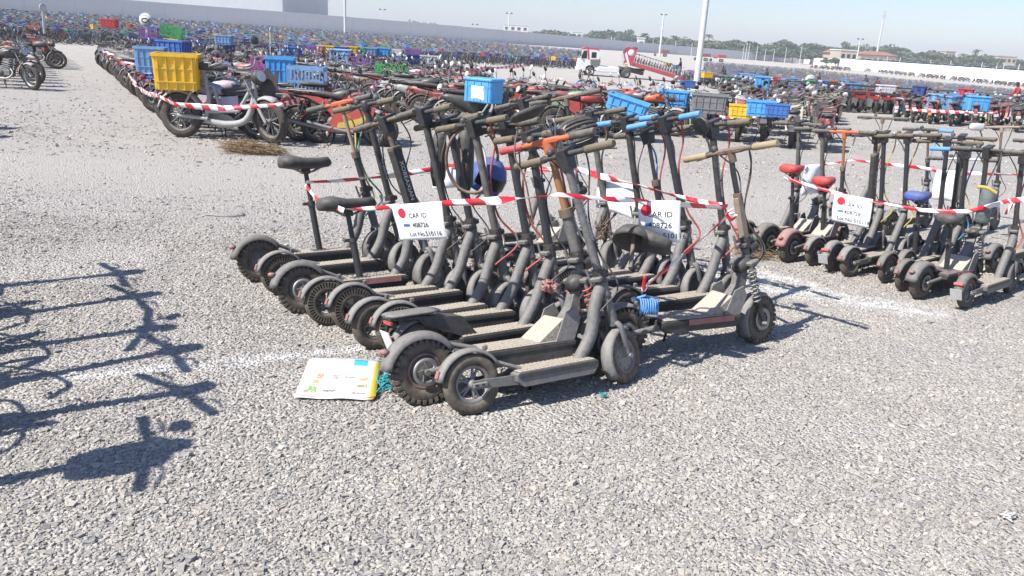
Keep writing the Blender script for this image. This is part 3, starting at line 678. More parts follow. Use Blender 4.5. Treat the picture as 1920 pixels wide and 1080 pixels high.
# second row: they face the same way one length further on
def R2(label, px, py, yaw=30, **k):
    """placed by the front tyre"""
    p = P(px, py); wb = k.get('wb', .80) * 1.1; a = R(yaw)
    return scooter('kick_scooter', label, (p.x - math.cos(a) * wb, p.y - math.sin(a) * wb, p.z), a, **k)
S12 = R2('black scooter behind the brown hose loop, farthest in the second row', 1035, 470, 30, tyre='slick', rake=10, grips=DD, L=1.0)
S13 = R2('offroad scooter with straight black bar and red clamps in the second row', 1100, 495, 32, tyre='knobby', offroad=True, tw=.06, wr=.12, dz=.18, stem='tele', telem='stem_black', head='tbar', barm='rusty_steel', grips=DD, rake=4, L=1.06, bw=.29, bturn=10)
S14 = R2('scooter with black stem just left of the upturned black shell', 1150, 520, 30, tyre='slick', rake=8, grips=TT, L=.98, cablem=('cable_brown', 'cable', 'cable'), cables=3)
S15 = R2('scooter with one pale blue grip behind the upturned black shell', 1215, 545, 30, tyre='slick', rake=9, grips=('grip_blue', 'grip_blue'), L=.98)
S16 = R2('scooter with slim folding stem right of the blue gripped one', 1262, 555, 30, tyre='honey', rake=11, grips=DD, L=.93, stem='tele', telem='stem_black', cablem=('cable_red', 'cable_blue', 'cable'))
S17 = R2('scooter with brighter blue grips leaning over the second paper notice', 1300, 575, 30, tyre='slick', rake=12, grips=('grip_blue', 'grip_blue'), L=1.04, cablem=('cable_red', 'cable_red', 'cable'))
S18 = R2('tall black scooter with tan grips next to the spring-fork scooter', 1372, 592, 30, tyre='slick', rake=9, grips=TT, L=1.02, cablem=('cable_red', 'cable', 'cable'), stemtext='mi electric scooter', tsize=.03, tpos=.7)
# ---- right taped block
GR = 'kick scooters in the right taped block'
def Rsc(label, px, py, yaw=40, **k):
    p = P(px, py); return scooter('kick_scooter', label, (p.x, p.y, p.z), R(yaw), group=GR, **{**dict(scale=.95, lean=5, steer=4), **k})
Rsc('scooter with red round tail light at far left of right block', 1395, 466, 38, tyre='honey', fstyle='plate', rake=6, grips=DD, L=1.02)
Rsc('offroad scooter with tall red saddle, leftmost saddle of right block', 1436, 479, 38, tyre='knobby', tw=.07, wr=.135, offroad=True, dz=.19, fstyle='wide', seat=(.34, .52, 'saddle_red'), rake=8, grips=DD, L=1.0, seatL=.22)
Rsc('offroad scooter with pinkish fender, lower red saddle and orange bar', 1478, 491, 38, tyre='knobby', tw=.07, wr=.135, offroad=True, dz=.19, fstyle='wide', fend='red_dull', seat=(.50, .44, 'saddle_red'), barm='orange_paint', head='tbar', stem='tele', telem='bronze', rake=8, grips=DD, L=1.0, bw=.28, cablem=('cable_white', 'cable', 'cable'), seatL=.22)
Rsc('scooter with plain grey rear fender behind the third paper notice', 1525, 498, 38, tyre='slick', fstyle='slim', rake=6, grips=DD, stem='thick', L=1.0, stemtext='JWWWW', tsize=.035)
Rsc('scooter with red reflector and grey mud flap under the notice', 1561, 509, 38, tyre='slick', fstyle='plate', rake=5, grips=TT, L=1.02, cablem=('cable_yellow', 'cable', 'cable'))
Rsc('scooter with fat smooth tyre and twin side struts right of the notice', 1592, 519, 36, tyre='slick', tw=.062, rake=4, grips=TT, L=1.04, cablem=('cable_yellow', 'cable_white', 'cable'))
Rsc('scooter with slim grey fender and blue saddle beside it', 1660, 530, 38, tyre='slick', rake=6, grips=TT, L=1.02, seat=(.42, .48, 'saddle_blue'), cablem=('cable', 'cable_blue', 'cable'), rimm='rim_grey')
Rsc('scooter with dark spoked rear wheel left of the purple deck', 1692, 545, 38, tyre='slick', rake=10, grips=('grip_blue', 'grip_tan'), L=1.0, cablem=('cable_blue', 'cable', 'cable'))
Rsc('offroad scooter with purple deck mat and wide black saddle', 1722, 560, 38, tyre='slick', tw=.07, wr=.135, offroad=True, dz=.185, dw=.21, fstyle='wide', seat=(.36, .36, 'saddle'), seatL=.26, rake=6, grips=DD, L=1.0, cablem=('cable', 'cable_yellow', 'cable_white'), cables=3, stripe='red_dull', matm='purple_mat')
Rsc('dusty light grey scooter with mud flap, nearest in right block', 1808, 578, 38, tyre='slick', rim='spoke', rimm='rim_grey', fstyle='plate', deckm='dusty_grey', rake=2, grips=DD, L=1.0, stemm='stem_black', cablem=('cable_red', 'cable', 'cable'))
def R2r(label, px, py, yaw=38, **k): k = {**dict(group=GR, scale=.95, lean=5, steer=4), **k}; return R2(label, px, py, yaw, **k)
R2r('scooter with white chipped bar and yellow cable lock, low in right block', 1800, 470, 36, rake=8, L=.80, barm='white_plastic', grips=DD, stem='thick', cablem=('cable_yellow', 'cable', 'cable'), bw=.3)
R2r('far scooter with tan telescopic stem in right block', 1640, 400, 40, rake=-4, L=1.0, stem='tele', head='tbar', barm='rusty_steel', grips=DD, bw=.28)
R2r('far scooter with blue hose on its stem in right block', 1745, 425, 38, rake=12, L=.98, stem='tele', telem='rusty_steel', grips=('grip_dark', 'grip_blue'), cablem=('cable_blue', 'cable', 'cable'), head='tbar')
R2r('scooter with upright stem right of the wide black saddle', 1790, 500, 38, rake=3, L=1.04, grips=TT)
R2r('far scooter with rusty stem near the white mirror in right block', 1875, 430, 38, rake=2, L=1.02, stem='tele', telem='rusty_steel', barm='tan_paint', head='tbar', grips=DD, bw=.33)
Rsc('scooter with red tail light cut off by the right picture edge', 1893, 545, 38, tyre='slick', fstyle='plate', rim='spoke', rimm='rim_grey', rake=6, grips=DD, L=1.0)
Rsc('grey fendered scooter tucked behind the purple deck scooter', 1858, 512, 38, tyre='slick', rim='disc', rimm='rim_grey', fstyle='wide', rake=6, grips=DD, L=1.02)
# ---- more scooters standing just outside the left picture edge (their shadows reach in)
for i, (x, y, yw, h) in enumerate([(-3.05, 1.85, 30, 1.04), (-3.1, 2.35, 36, 1.02), (-3.35, 2.75, 28, 1.06), (-3.6, 3.1, 34, 1.0), (-3.9, 3.55, 30, 1.04), (-4.2, 4.0, 33, 1.02)]):
    scooter('kick_scooter', ['black scooter beyond the left edge casting the nearest stem shadow', 'black scooter beyond the left edge, second nearest shadow', 'black scooter beyond the left edge, third shadow', 'black scooter beyond the left edge, fourth shadow', 'black scooter beyond the left edge, fifth shadow', 'black scooter beyond the left edge casting the farthest scooter shadow'][i], (x, y, 0), R(yw), L=h, grips=DD, rake=12, group='scooters outside the left edge', steer=(-8, 12, 4, -10, 8, 0)[i], lean=(2, -3, 4, 0, 5, 3)[i], str=.026, head='pod', scale=1.15, bag=i in (0,), seat=(.4, .5, 'saddle') if i in (1, 4) else None, mirror=i in (0, 3))
# ------------------------------------------------------------------ motorcycles, mopeds, bicycles
def bike_wheel(parts, name, c, r_, tr, rimst, n=22, X=None):
    t = MB(); t.X = X
    t.lathe([(r_ - 2 * tr, -tr * .7), (r_ - tr, -tr), (r_ - tr * .25, -tr * .62), (r_, 0), (r_ - tr * .25, tr * .62), (r_ - tr, tr), (r_ - 2 * tr, tr * .7)], c, 'tyre_bike', n, closed=False)
    parts.append((name, 'tyre', t))
    m = MB(); m.X = X; ri = r_ - 1.75 * tr; c = Vector(c)
    rm = 'alu' if rimst == 'wire' else ('rim_grey' if rimst == 'alloy' else 'rim_dark')
    m.lathe([(ri, -tr * .8), (ri - .012, -tr * .7), (ri - .012, tr * .7), (ri, tr * .8)], c, rm, n)
    m.lathe([(.005, -.05), (.03, -.05), (.035, 0), (.03, .05), (.005, .05)], c, 'engine', 10)
    if rimst == 'wire':
        for k in range(14):
            a = 2 * math.pi * k / 14; s_ = .035 if k % 2 else -.035
            m.tube([c + Vector((math.cos(a) * .03, s_, math.sin(a) * .03)), c + Vector((math.cos(a + .2) * ri, 0, math.sin(a + .2) * ri))], .0028, 'steel', 3, cap=False)
    else:
        nk = 5 if rimst == 'alloy' else 10
        for k in range(nk):
            a = 2 * math.pi * k / nk
            m.tube([c + Vector((math.cos(a) * .03, 0, math.sin(a) * .03)), c + Vector((math.cos(a) * (ri - .01), 0, math.sin(a) * (ri - .01)))], [.014, .010] if rimst == 'alloy' else [.008, .007], 'rim_grey', 5)
    parts.append((name, 'rim', m))
def moto_parts(kind, steer=0.0):
    """list of (part, sub-part or None, MB); x forward, origin on the ground midway between the wheels"""
    ps = []; wb = 1.22; r_ = .285
    if kind == 'ebike': wb, r_ = 1.13, .27
    if kind == 'sport': wb, r_ = 1.05, .25
    xr, xf = -wb / 2, wb / 2; tr = .05 if kind != 'ebike' else .045
    rake = R(24); S = Matrix.Translation((xf, 0, r_)) @ Matrix.Rotation(-rake, 4, 'Y') @ Matrix.Rotation(steer, 4, 'Z')
    st = {'commuter': 'wire', 'trail': 'wire', 'moped': 'alloy', 'ebike': 'ten', 'sport': 'alloy'}[kind]
    bike_wheel(ps, 'wheel', (xr, 0, r_), r_, tr * 1.08, st)
    bike_wheel(ps, 'wheel.f', (0, 0, 0), r_, tr, st, X=S)
    fpaint = 'paint' if kind in ('moped', 'sport', 'trail') else 'white_grey'
    def add(n, m, sub=None): ps.append((n, sub, m))
    m = MB(); m.fender((xr, r_), r_ + .03, R(20), R(165), .06, .03, fpaint if kind != 'commuter' else 'black_plastic', n=10); add('rear_fender', m)
    m = MB(); m.X = S; m.fender((0, 0), r_ + .028, R(35), R(165), .055, .03, fpaint, n=10); add('front_fender', m)
    m = MB(); m.X = S
    for sg in (-1, 1):
        m.tube([(0, sg * .075, 0), (-.03, sg * .08, .30)], .02, 'black_plastic' if kind != 'ebike' else 'white_grey', 6); m.tube([(-.03, sg * .08, .28), (-.05, sg * .08, .58)], .016, 'steel', 6)
    m.box((-.05, 0, .56), (.07, .2, .03), 'engine', ch=.006); m.box((-.045, 0, .40), (.06, .19, .03), 'engine', ch=.006)
    add('fork', m)
    hb = .66 if kind != 'sport' else .58
    m = MB(); m.X = S
    w = .36 if kind != 'sport' else .3; rise = .12 if kind in ('trail', 'moped', 'ebike') else .07
    m.tube(bez([(-.2, -w, hb + rise), (-.12, -w * .72, hb + rise), (-.05, -.1, hb), (-.05, .1, hb), (-.12, w * .72, hb + rise), (-.2, w, hb + rise)], 3), .012, 'steel', 6)
    for sg in (-1, 1):
        m.tube([(-.13, sg * w * .68, hb + rise), (-.2, sg * w, hb + rise)], .018, 'grip_dark', 7)
        m.tube([(-.1, sg * w * .6, hb + rise), (-.06, sg * w * .7, hb + rise - .01), (-.12, sg * w * .98, hb + rise - .015)], .006, 'steel', 4)
    add('handlebar', m)
    for sg in (-1, 1) if kind != 'ebike' else (1,):
        m = MB(); m.X = S; m.tube([(-.11, sg * w * .6, hb + rise), (-.08, sg * w * .8, hb + rise + .16)], .005, 'black_plastic', 4)
        m.lathe([(.004, .014), (.05, .01), (.058, 0), (.05, -.012), (.004, -.016)], (-.08, sg * w * .86, hb + rise + .2), 'black_plastic' if kind != 'moped' else 'white_plastic', 10, axis='x')
        add('mirror', m)
    m = MB(); m.X = S; hl = .50
    m.lathe([(.005, .10), (.07, .10), (.085, .075), (.075, .0), (.03, -.05), (.005, -.055)], (.05, 0, hl), 'black_plastic' if kind != 'moped' else 'paint', 12, axis='x'); m.lathe([(.004, .103), (.066, .1015)], (.05, 0, hl), 'mirror', 12, axis='x')
    add('headlight', m)
    hp = S @ Vector((-.05, 0, .45))
    if kind in ('commuter', 'trail', 'sport'):
        m = MB()
        m.tube([hp, (.18, 0, .30), (-.12, 0, .27), (-.22, 0, .45), (-.12, 0, .66)], .02, 'black_plastic', 6); m.tube([hp, (.0, 0, .67), (-.35, 0, .66), (xr - .1, 0, .72)], .018, 'black_plastic', 6)
        for sg in (-1, 1): m.tube([(-.2, sg * .07, .36), (xr, sg * .085, r_)], .017, 'engine', 6)
        add('frame', m)
        m = MB(); m.box((.04, 0, .34), (.34, .2, .16), 'engine', ch=.03); m.box((.09, 0, .49), (.14, .15, .2), 'engine', Matrix.Rotation(R(12), 3, 'Y'), ch=.02)
        for i in range(4): m.box((.075 + .012 * i, 0, .43 + i * .042), (.19, .19, .012), 'alu', Matrix.Rotation(R(12), 3, 'Y'))
        for sg in (-1, 1): m.lathe([(.004, sg * .125), (.08, sg * .12), (.09, sg * .09)], (-.04, 0, .34), 'engine', 12)
        add('engine', m)
        m = MB(); m.tube(bez([(.17, -.06, .45), (.26, -.1, .34), (.14, -.14, .22), (-.2, -.15, .24), (xr - .12, -.16, .33)], 4), [.02] * 9 + [.03] * 8, 'steel', 7); add('exhaust', m)
        m = MB()
        if kind == 'sport': m.loft([(-.14, .68, .06, .05), (-.06, .72, .12, .09), (.14, .73, .13, .1), (.3, .68, .1, .09), (.36, .66, .05, .05)], 'paint', 12)
        else: m.loft([(-.12, .72, .05, .04), (-.04, .75, .10, .075), (.12, .77, .125, .09), (.27, .77, .10, .085), (.34, .76, .04, .05)], 'paint', 12)
        add('fuel_tank', m)
        m = MB(); m.loft([(xr - .14, .80, .05, .02), (xr - .08, .79, .11, .04), (-.4, .77, .125, .045), (-.2, .74, .10, .045), (-.1, .74, .06, .035)], 'saddle', 12); add('seat', m)
        m = MB()
        for sg in (-1, 1): m.prism([(-.38, .70), (-.1, .66), (-.08, .52), (-.24, .45), (-.38, .55)], sg * .10 - .012, sg * .10 + .012, 'paint')
        if kind == 'sport':
            for sg in (-1, 1):
                m.prism([(-.2, .52), (.2, .56), (.42, .62), (.36, .36), (.12, .2), (-.22, .2), (-.3, .34)], sg * .15 - .01, sg * .15 + .01, 'paint')
                m.prism([(-.16, .34), (.16, .42), (.3, .5), (.26, .38), (.06, .27), (-.18, .26)], sg * .163 - .003, sg * .163 + .003, 'cable_yellow')
                m.prism([(xr - .2, .74), (xr + .05, .72), (-.3, .66), (-.24, .56), (xr + .1, .6)], sg * .1 - .008, sg * .1 + .008, 'paint')
        add('side_panel', m)
        m = MB()
        for sg in (-1, 1): m.tube([(xr + .02, sg * .11, r_ + .02), (xr + .13, sg * .11, .66)], .014, 'steel', 6); spring(m, (xr + .035, sg * .11, r_ + .07), (xr + .115, sg * .11, .60), .026, 6, .006, 'black_plastic')
        add('shock_absorber', m)
    elif kind == 'moped':
        m = MB(); m.tube([hp, (.33, 0, .33), (.1, 0, .25), (-.2, 0, .28), (-.32, 0, .5), (xr - .1, 0, .62)], .028, 'black_plastic', 7); add('frame', m)
        m = MB(); m.prism([(.38, .86), (.44, .84), (.40, .5), (.26, .3), (.2, .3), (.32, .52)], -.17, .17, 'paint'); m.prism([(.24, .31), (-.22, .31), (-.22, .26), (.24, .26)], -.14, .14, 'black_plastic'); add('leg_shield', m)
        m = MB(); m.loft([(xr - .24, .66, .04, .04), (xr - .1, .64, .11, .09), (-.42, .58, .15, .13), (-.22, .5, .14, .2), (-.14, .42, .11, .14)], 'paint', 12); add('body_panel', m)
        m = MB(); m.loft([(xr - .2, .76, .06, .025), (xr - .05, .76, .12, .045), (-.36, .74, .14, .05), (-.18, .70, .13, .05), (-.1, .67, .08, .03)], 'saddle', 12); add('seat', m)
        m = MB(); m.box((-.3, 0, .3), (.36, .2, .15), 'engine', ch=.04); m.tube([(-.2, -.12, .26), (-.4, -.15, .24), (xr - .1, -.16, .32)], [.02, .035, .035], 'steel', 7); add('engine', m)
    else:
        gm = 'white_grey'; m = MB()
        m.tube(bez([hp + Vector((.0, 0, .05)), (.36, 0, .5), (.25, 0, .26), (.0, 0, .2), (-.25, 0, .23)], 4), .038, gm, 9)
        m.tube([hp, (.16, 0, .36), (-.25, 0, .33)], .024, gm, 7); m.tube([(-.25, 0, .24), (-.2, 0, .5), (-.26, 0, .78)], .028, gm, 8); m.tube([(-.06, 0, .33), (-.13, 0, .62), (-.3, 0, .66)], .02, gm, 7)
        for sg in (-1, 1):
            m.tube([(-.2, sg * .05, .25), (xr, sg * .085, r_)], .022, gm, 7); m.tube([(-.3, sg * .06, .64), (xr - .1, sg * .09, .62)], .016, gm, 6); m.tube([(xr + .02, sg * .09, r_), (-.34, sg * .08, .62)], .014, gm, 6)
        add('frame', m)
        m = MB(); m.prism([(-.3, .33), (-.02, .3), (.12, .22), (.1, .16), (-.1, .14), (-.36, .22)], .09, .11, 'white_grey'); m.tube([(.04, .11, .2), (.06, .13, .28), (.14, .14, .34)], .012, 'steel', 6); m.lathe([(.004, .12), (.05, .12), (.05, .1)], (.04, 0, .2), 'steel', 10); add('chain_guard', m)
        m = MB(); m.loft([(-.44, .84, .06, .02), (-.4, .85, .12, .04), (-.25, .845, .125, .045), (-.08, .84, .06, .035), (.02, .84, .04, .025)], 'saddle', 12); add('seat', m)
        m = MB(); m.tube([(xr + .06, -.1, .66), (xr - .28, -.1, .66), (xr - .28, .1, .66), (xr + .06, .1, .66)], .009, 'steel', 6)
        for i in range(4): m.box((xr - .02 - i * .07, 0, .662), (.012, .2, .008), 'steel')
        add('rear_rack', m)
        m = MB(); m.tube([(xr - .02, .1, r_), (xr - .1, .14, .02)], .008, 'steel', 5); add('stay', m)
    m = MB()
    if kind != 'ebike':
        m.box((xr - .26, 0, .62), (.03, .1, .06), 'red_plastic', ch=.01); m.box((xr - .27, 0, .52), (.005, .14, .1), 'white_plastic', Matrix.Rotation(R(-15), 3, 'Y')); add('tail_light', m)
        m = MB()
        for sg in (-1, 1): m.tube([(xr - .2, 0, .66), (xr - .21, sg * .16, .66)], .006, 'black_plastic', 4); m.loft([(xr - .24, .66, .02, .015), (xr - .21, .66, .035, .025), (xr - .17, .66, .02, .015)], 'orange_lens', 8)
        add('turn_signal', m)
        m = MB()
        m.tube([(xr + .06, -.11, .80), (xr - .28, -.11, .80), (xr - .28, .11, .80), (xr + .06, .11, .80)], .008, 'steel', 5)
        for i in range(4): m.box((xr - .0 - i * .085, 0, .80), (.016, .21, .01), 'steel')
        add('rear_rack', m)
    m = MB(); m.tube([(-.05, .1, .26), (-.12, .2, .01)], .01, 'black_plastic', 5); add('kickstand', m)
    return ps
def bicycle_parts(lowrim=True, steer=0.0):
    ps = []; wb = 1.06; r_ = .33; xr, xf = -wb / 2, wb / 2; S = Matrix.Translation((xf, 0, r_)) @ Matrix.Rotation(-R(18), 4, 'Y') @ Matrix.Rotation(steer, 4, 'Z')
    bike_wheel(ps, 'wheel', (xr, 0, r_), r_, .02, 'wire', 18); bike_wheel(ps, 'wheel.f', (0, 0, 0), r_, .02, 'wire', 18, X=S)
    m = MB(); hp = S @ Vector((-.04, 0, .5)); bb = Vector((-.06, 0, .29)); sp = Vector((-.2, 0, .74))
    m.tube([hp, bb], .017, 'paint', 6); m.tube([hp + Vector((.0, 0, .04)), sp + Vector((.04, 0, -.16))], .015, 'paint', 6); m.tube([bb, sp], .015, 'paint', 6)
    for sg in (-1, 1): m.tube([bb, (xr, sg * .06, r_)], .009, 'paint', 5); m.tube([sp + Vector((.03, 0, -.12)), (xr, sg * .06, r_)], .008, 'paint', 5)
    ps.append(('frame', None, m))
    m = MB(); m.X = S
    for sg in (-1, 1): m.tube([(0, sg * .05, 0), (-.03, sg * .05, .36), (-.04, 0, .40)], .011, 'paint', 5)
    m.tube([(-.04, 0, .36), (-.05, 0, .62)], .014, 'steel', 6); ps.append(('fork', None, m))
    m = MB(); m.X = S; m.tube(bez([(-.22, -.3, .66), (-.1, -.24, .68), (-.03, -.06, .63), (-.03, .06, .63), (-.1, .24, .68), (-.22, .3, .66)], 3), .011, 'steel', 5)
    for sg in (-1, 1): m.tube([(-.13, sg * .25, .68), (-.22, sg * .3, .66)], .016, 'grip_dark', 6)
    ps.append(('handlebar', None, m))
    m = MB(); m.tube([sp, sp + Vector((-.03, 0, .12))], .012, 'steel', 6); m.loft([(-.36, .89, .05, .02), (-.32, .89, .09, .03), (-.2, .88, .06, .03), (-.06, .88, .02, .018)], 'saddle', 10); ps.append(('saddle', None, m))
    m = MB(); m.lathe([(.004, .06), (.08, .06), (.085, .055), (.004, .055)], (bb.x, 0, bb.z), 'steel', 12)
    for sg in (-1, 1): m.tube([bb + Vector((0, sg * .07, 0)), bb + Vector((sg * .12, sg * .08, -sg * .1))], .009, 'steel', 5); m.box(bb + Vector((sg * .12, sg * .13, -sg * .1)), (.08, .09, .02), 'black_plastic')
    ps.append(('crankset', None, m))
    m = MB(); m.fender((xr, r_), r_ + .025, R(25), R(170), .028, .012, 'black_plastic', n=8); ps.append(('mudguard', None, m))
    m = MB(); m.tube([(xr + .12, -.07, .72), (xr - .22, -.07, .72), (xr - .22, .07, .72), (xr + .12, .07, .72)], .007, 'steel', 4)
    for sg in (-1, 1): m.tube([(xr - .1, sg * .07, .72), (xr, sg * .06, r_)], .006, 'steel', 4)
    m.box((xr - .05, 0, .722), (.3, .02, .006), 'steel'); ps.append(('rear_rack', None, m))
    return ps
def template(ps, name):
    """thing with parts (named parts shared later by copies)"""
    t = link(name, None); groups = {}
    for n, sub, m in ps:
        if sub:
            if n not in groups: groups[n] = link(n.split('.')[0], None, t)
            m.build(sub, groups[n])
        else: m.build(n, t)
    return t
def joined(ps, name):
    a = MB()
    for n, sub, m in ps:
        b = len(a.v); a.v += m.v; a.f += [tuple(b + i for i in f) for f in m.f]; rem = [a.mi(x) for x in m.mats]
        a.m += [rem[i] for i in m.m]; a.s += m.s
    return a.mesh(name)
KINDS = ['commuter', 'trail', 'moped', 'sport', 'ebike']
TPL = {}; LOW = {}
for kd in KINDS:
    for v in (0, 1):
        ps = moto_parts(kd, (0.0, 0.45)[v] * (1 if kd in ('trail', 'moped') else -1)); nm = {'moped': 'moped', 'ebike': 'electric_bike'}.get(kd, 'motorcycle')
        TPL[kd, v] = template(ps, nm); LOW[kd, v] = joined(ps, nm)
psb = bicycle_parts(); TPL['bicycle', 0] = template(psb, 'bicycle'); LOW['bicycle', 0] = joined(psb, 'bicycle')
psb = bicycle_parts(steer=.4); LOW['bicycle', 1] = joined(psb, 'bicycle')
USED = set()
def vehicle(kd, v, loc, yaw, color, label, group, lean=5, parts=True):
    nm = {'moped': 'moped', 'ebike': 'electric_bike', 'bicycle': 'bicycle'}.get(kd, 'motorcycle'); cat = nm.replace('_', ' ')
    if parts:
        t = TPL[kd, v]
        if (kd, v) in USED: t = copy_tree(t)
        else: USED.add((kd, v))
        paint_tree(t, color)
    else:
        t = link(nm, LOW[kd, v]); t.color = (*color, 1)
    t.location = loc; t.rotation_euler = (R(-lean), 0, yaw); return tag(t, label, cat, group)
# ------------------------------------------------------------------ crates
def crate_mesh(kind):
    m = MB(); L, W, H = .58, .40, .32; mt = 'plastic_color'; th = .014
    m.box((0, 0, .012), (L - .05, W - .05, .02), mt)
    if kind in ('ribbed', 'low'):
        if kind == 'low': H = .22
        for sg in (-1, 1):
            rx = Matrix.Rotation(R(-5) * sg, 3, 'X'); ry = Matrix.Rotation(R(4) * sg, 3, 'Y')
            m.box((0, sg * (W / 2 - .012), H / 2), (L - .03, th, H - .01), mt, rx); m.box((sg * (L / 2 - .012), 0, H / 2), (th, W - .03, H - .01), mt, ry)
            for i in range(5): m.box((-L / 2 + .06 + i * (L - .12) / 4, sg * (W / 2), H / 2), (.012, .02, H - .02), mt, rx)
            for zz in (.08, .2):
                if zz < H - .05: m.box((0, sg * (W / 2 - .002), zz), (L - .04, .014, .012), mt)
            for i in range(4): m.box((sg * (L / 2), -W / 2 + .05 + i * (W - .1) / 3, H / 2), (.02, .012, H - .02), mt, ry)
            m.box((0, sg * (W / 2 + .012), H), (L + .05, .032, .03), mt); m.box((sg * (L / 2 + .012), 0, H), (.032, W + .05, .028), mt)
            m.box((sg * (L / 2 + .006), 0, H - .05), (.016, .12, .035), 'lens_dark')
    elif kind == 'lattice':
        for sg in (-1, 1):
            n = 11
            for i in range(n): m.box((-L / 2 + i * L / (n - 1), sg * W / 2, H / 2), (.018, .012, H), mt)
            for i in range(8): m.box((sg * L / 2, -W / 2 + i * W / 7, H / 2), (.012, .018, H), mt)
            for zz, hh in ((.03, .05), (H * .52, .028), (H - .015, .04)):
                m.box((0, sg * W / 2, zz), (L + .012, .016, hh), mt); m.box((sg * L / 2, 0, zz), (.016, W + .012, hh), mt)
            for i in range(7):
                x = -L / 2 + .05 + i * .08
                m.box((x, sg * W / 2, H * .27), (.008, .01, .15), mt, Matrix.Rotation(R(38), 3, 'Y'))
    else:  # closed delivery box with lid
        H = .36
        m.box((0, 0, H / 2), (L * .93, W * .95, H), mt, ch=.02); m.box((0, 0, H + .012), (L, W + .02, .05), mt, ch=.015)
        for sg in (-1, 1):
            for i in range(4): m.box((-L * .36 + i * L * .24, sg * (W * .475 + .006), H / 2), (.02, .014, H * .9), mt)
            m.box((0, sg * (W * .475 + .004), H * .75), (L * .9, .01, .014), mt)
    return m.mesh('crate')
CR = {k: crate_mesh(k) for k in ('ribbed', 'low', 'lattice', 'lidded')}
CCOL = {'yellow': (.95, .58, .02), 'sky blue': (.08, .42, .85), 'blue': (.04, .18, .55), 'pale blue': (.22, .42, .7), 'purple': (.2, .07, .29), 'green': (.04, .36, .09), 'red': (.6, .03, .04), 'grey': (.2, .21, .22), 'pink': (.6, .16, .45), 'orange': (.7, .22, .02), 'dark blue': (.02, .06, .28), 'teal': (.0, .3, .25), 'white': (.65, .66, .68)}
def crate(kind, col, loc, rot, label, group='plastic crates on the parked bikes', s=1.0):
    o = link('crate', CR[kind]); o.color = (*CCOL[col], 1); o.location = loc; o.rotation_euler = rot; o.scale = (s, s, s)
    return tag(o, label, 'crate', group)
# ------------------------------------------------------------------ the packed rows
BC = {'black': (.02, .02, .022), 'red': (.42, .02, .02), 'silver': (.32, .33, .34), 'white': (.62, .62, .62), 'blue': (.03, .1, .42), 'orange': (.55, .12, .02), 'maroon': (.2, .02, .03), 'grey': (.1, .1, .11), 'yellow': (.6, .36, .02), 'green': (.03, .22, .08)}
rs = random.Random(21); VEH = []      # (kind, variant, x, y, yaw, colour, zone)
def lineB(y): return -4.55 - .573 * (y - 11.66)
def pick_m():
    return rs.choices(KINDS, [34, 16, 30, 12, 8])[0], rs.choices(list(BC), [34, 30, 12, 12, 2, 2, 8, 6, .3, .3])[0]
# block B: side by side in lines that run back and to the left
cdir = Vector((-.497, .868))
k = 0
for col in range(0, 12):
    x0 = -4.25 + col * 1.8; y0 = 11.5 + (0 if col < 2 else 2.9 + .35 * (col - 2)); 
    for j in range(64):
        d = j * .47 + rs.uniform(-.05, .05); x, y = x0 + cdir.x * (d - .0) + rs.uniform(-.1, .1) , y0 + cdir.y * d
        if y > 31 or x > (.15 * y + .1 if y < 18.5 else -.065 * y): continue
        if j == 0 and col < 2: continue
        kd, c = pick_m(); VEH.append((kd, rs.randint(0, 1), x, y, rs.gauss(0, .09) + (math.pi if rs.random() < .25 else 0), c, 'B', col))
# block C: tails toward the camera
a = R(72)
for row in range(0, 15):
    bx, by = 2.75 + math.cos(a) * (row * 1.95 + .62), 16.5 + math.sin(a) * (row * 1.95 + .62)
    for j in range(16):
        x, y = bx + j * .58 * .81 - rs.uniform(-.05, .05), by - j * .58 * .52 + rs.uniform(-.12, .12)
        if x > .385 * y + .1 or x < (.155 if y < 19 else .24) * y + .15 or y > 45: continue
        kd, c = pick_m(); VEH.append((kd, rs.randint(0, 1), x, y, a + rs.gauss(0, .1) + (math.pi if rs.random() < .15 else 0), c, 'C', row))
# block D: two shorter rows on the right
for row in range(7):
    for j in range(9):
        x, y = 12.1 + j * .56 + row * .5, 31.8 + j * .22 + row * 2.0; kd, c = pick_m()
        if c == 'silver': c = 'red'
        VEH.append((kd, rs.randint(0, 1), x + rs.uniform(-.06, .06), y + rs.uniform(-.15, .15), R(78) + rs.gauss(0, .08), c, 'D', row))
for row in range(4):
    for j in range(8):
        x, y = 12.35 + j * .4 + row * 1.1, 26.7 - j * .42 + row * 1.65; kd, c = pick_m()
        VEH.append((kd, rs.randint(0, 1), x, y + rs.uniform(-.1, .1), R(58) + rs.gauss(0, .08), c, 'E', row))
# left group of motorcycles facing the aisle
for j in range(10):
    x, y = -11.4 - j * .62, 17.7 + j * 1.0; kd, c = pick_m(); VEH.append((kd if kd != 'ebike' else 'trail', rs.randint(0, 1), x, y, R(8) + rs.gauss(0, .1), ('black', 'grey', 'orange', 'red')[j % 4], 'L', 0))
for j in range(26):
    for cc in range(3):
        x, y = -16.0 - j * .50 - cc * 2.1, 26.7 + j * .80 + rs.uniform(-.08, .08)
        if x / y > -.70: VEH.append((rs.choice(['trail', 'commuter', 'moped', 'commuter']), rs.randint(0, 1), x + rs.uniform(-.1, .1), y, R(5) + rs.gauss(0, .1), rs.choice(['orange', 'black', 'red', 'black', 'grey', 'white']), 'L', cc + 1))
for (x, y) in ((-7.9, 10.2), (-8.3, 11.0)): VEH.append(('commuter', 0, x - .2, y, R(14), 'black', 'X', 0))
ORD = 'first second third fourth fifth sixth seventh eighth ninth tenth eleventh twelfth thirteenth fourteenth fifteenth sixteenth seventeenth eighteenth nineteenth twentieth'.split()
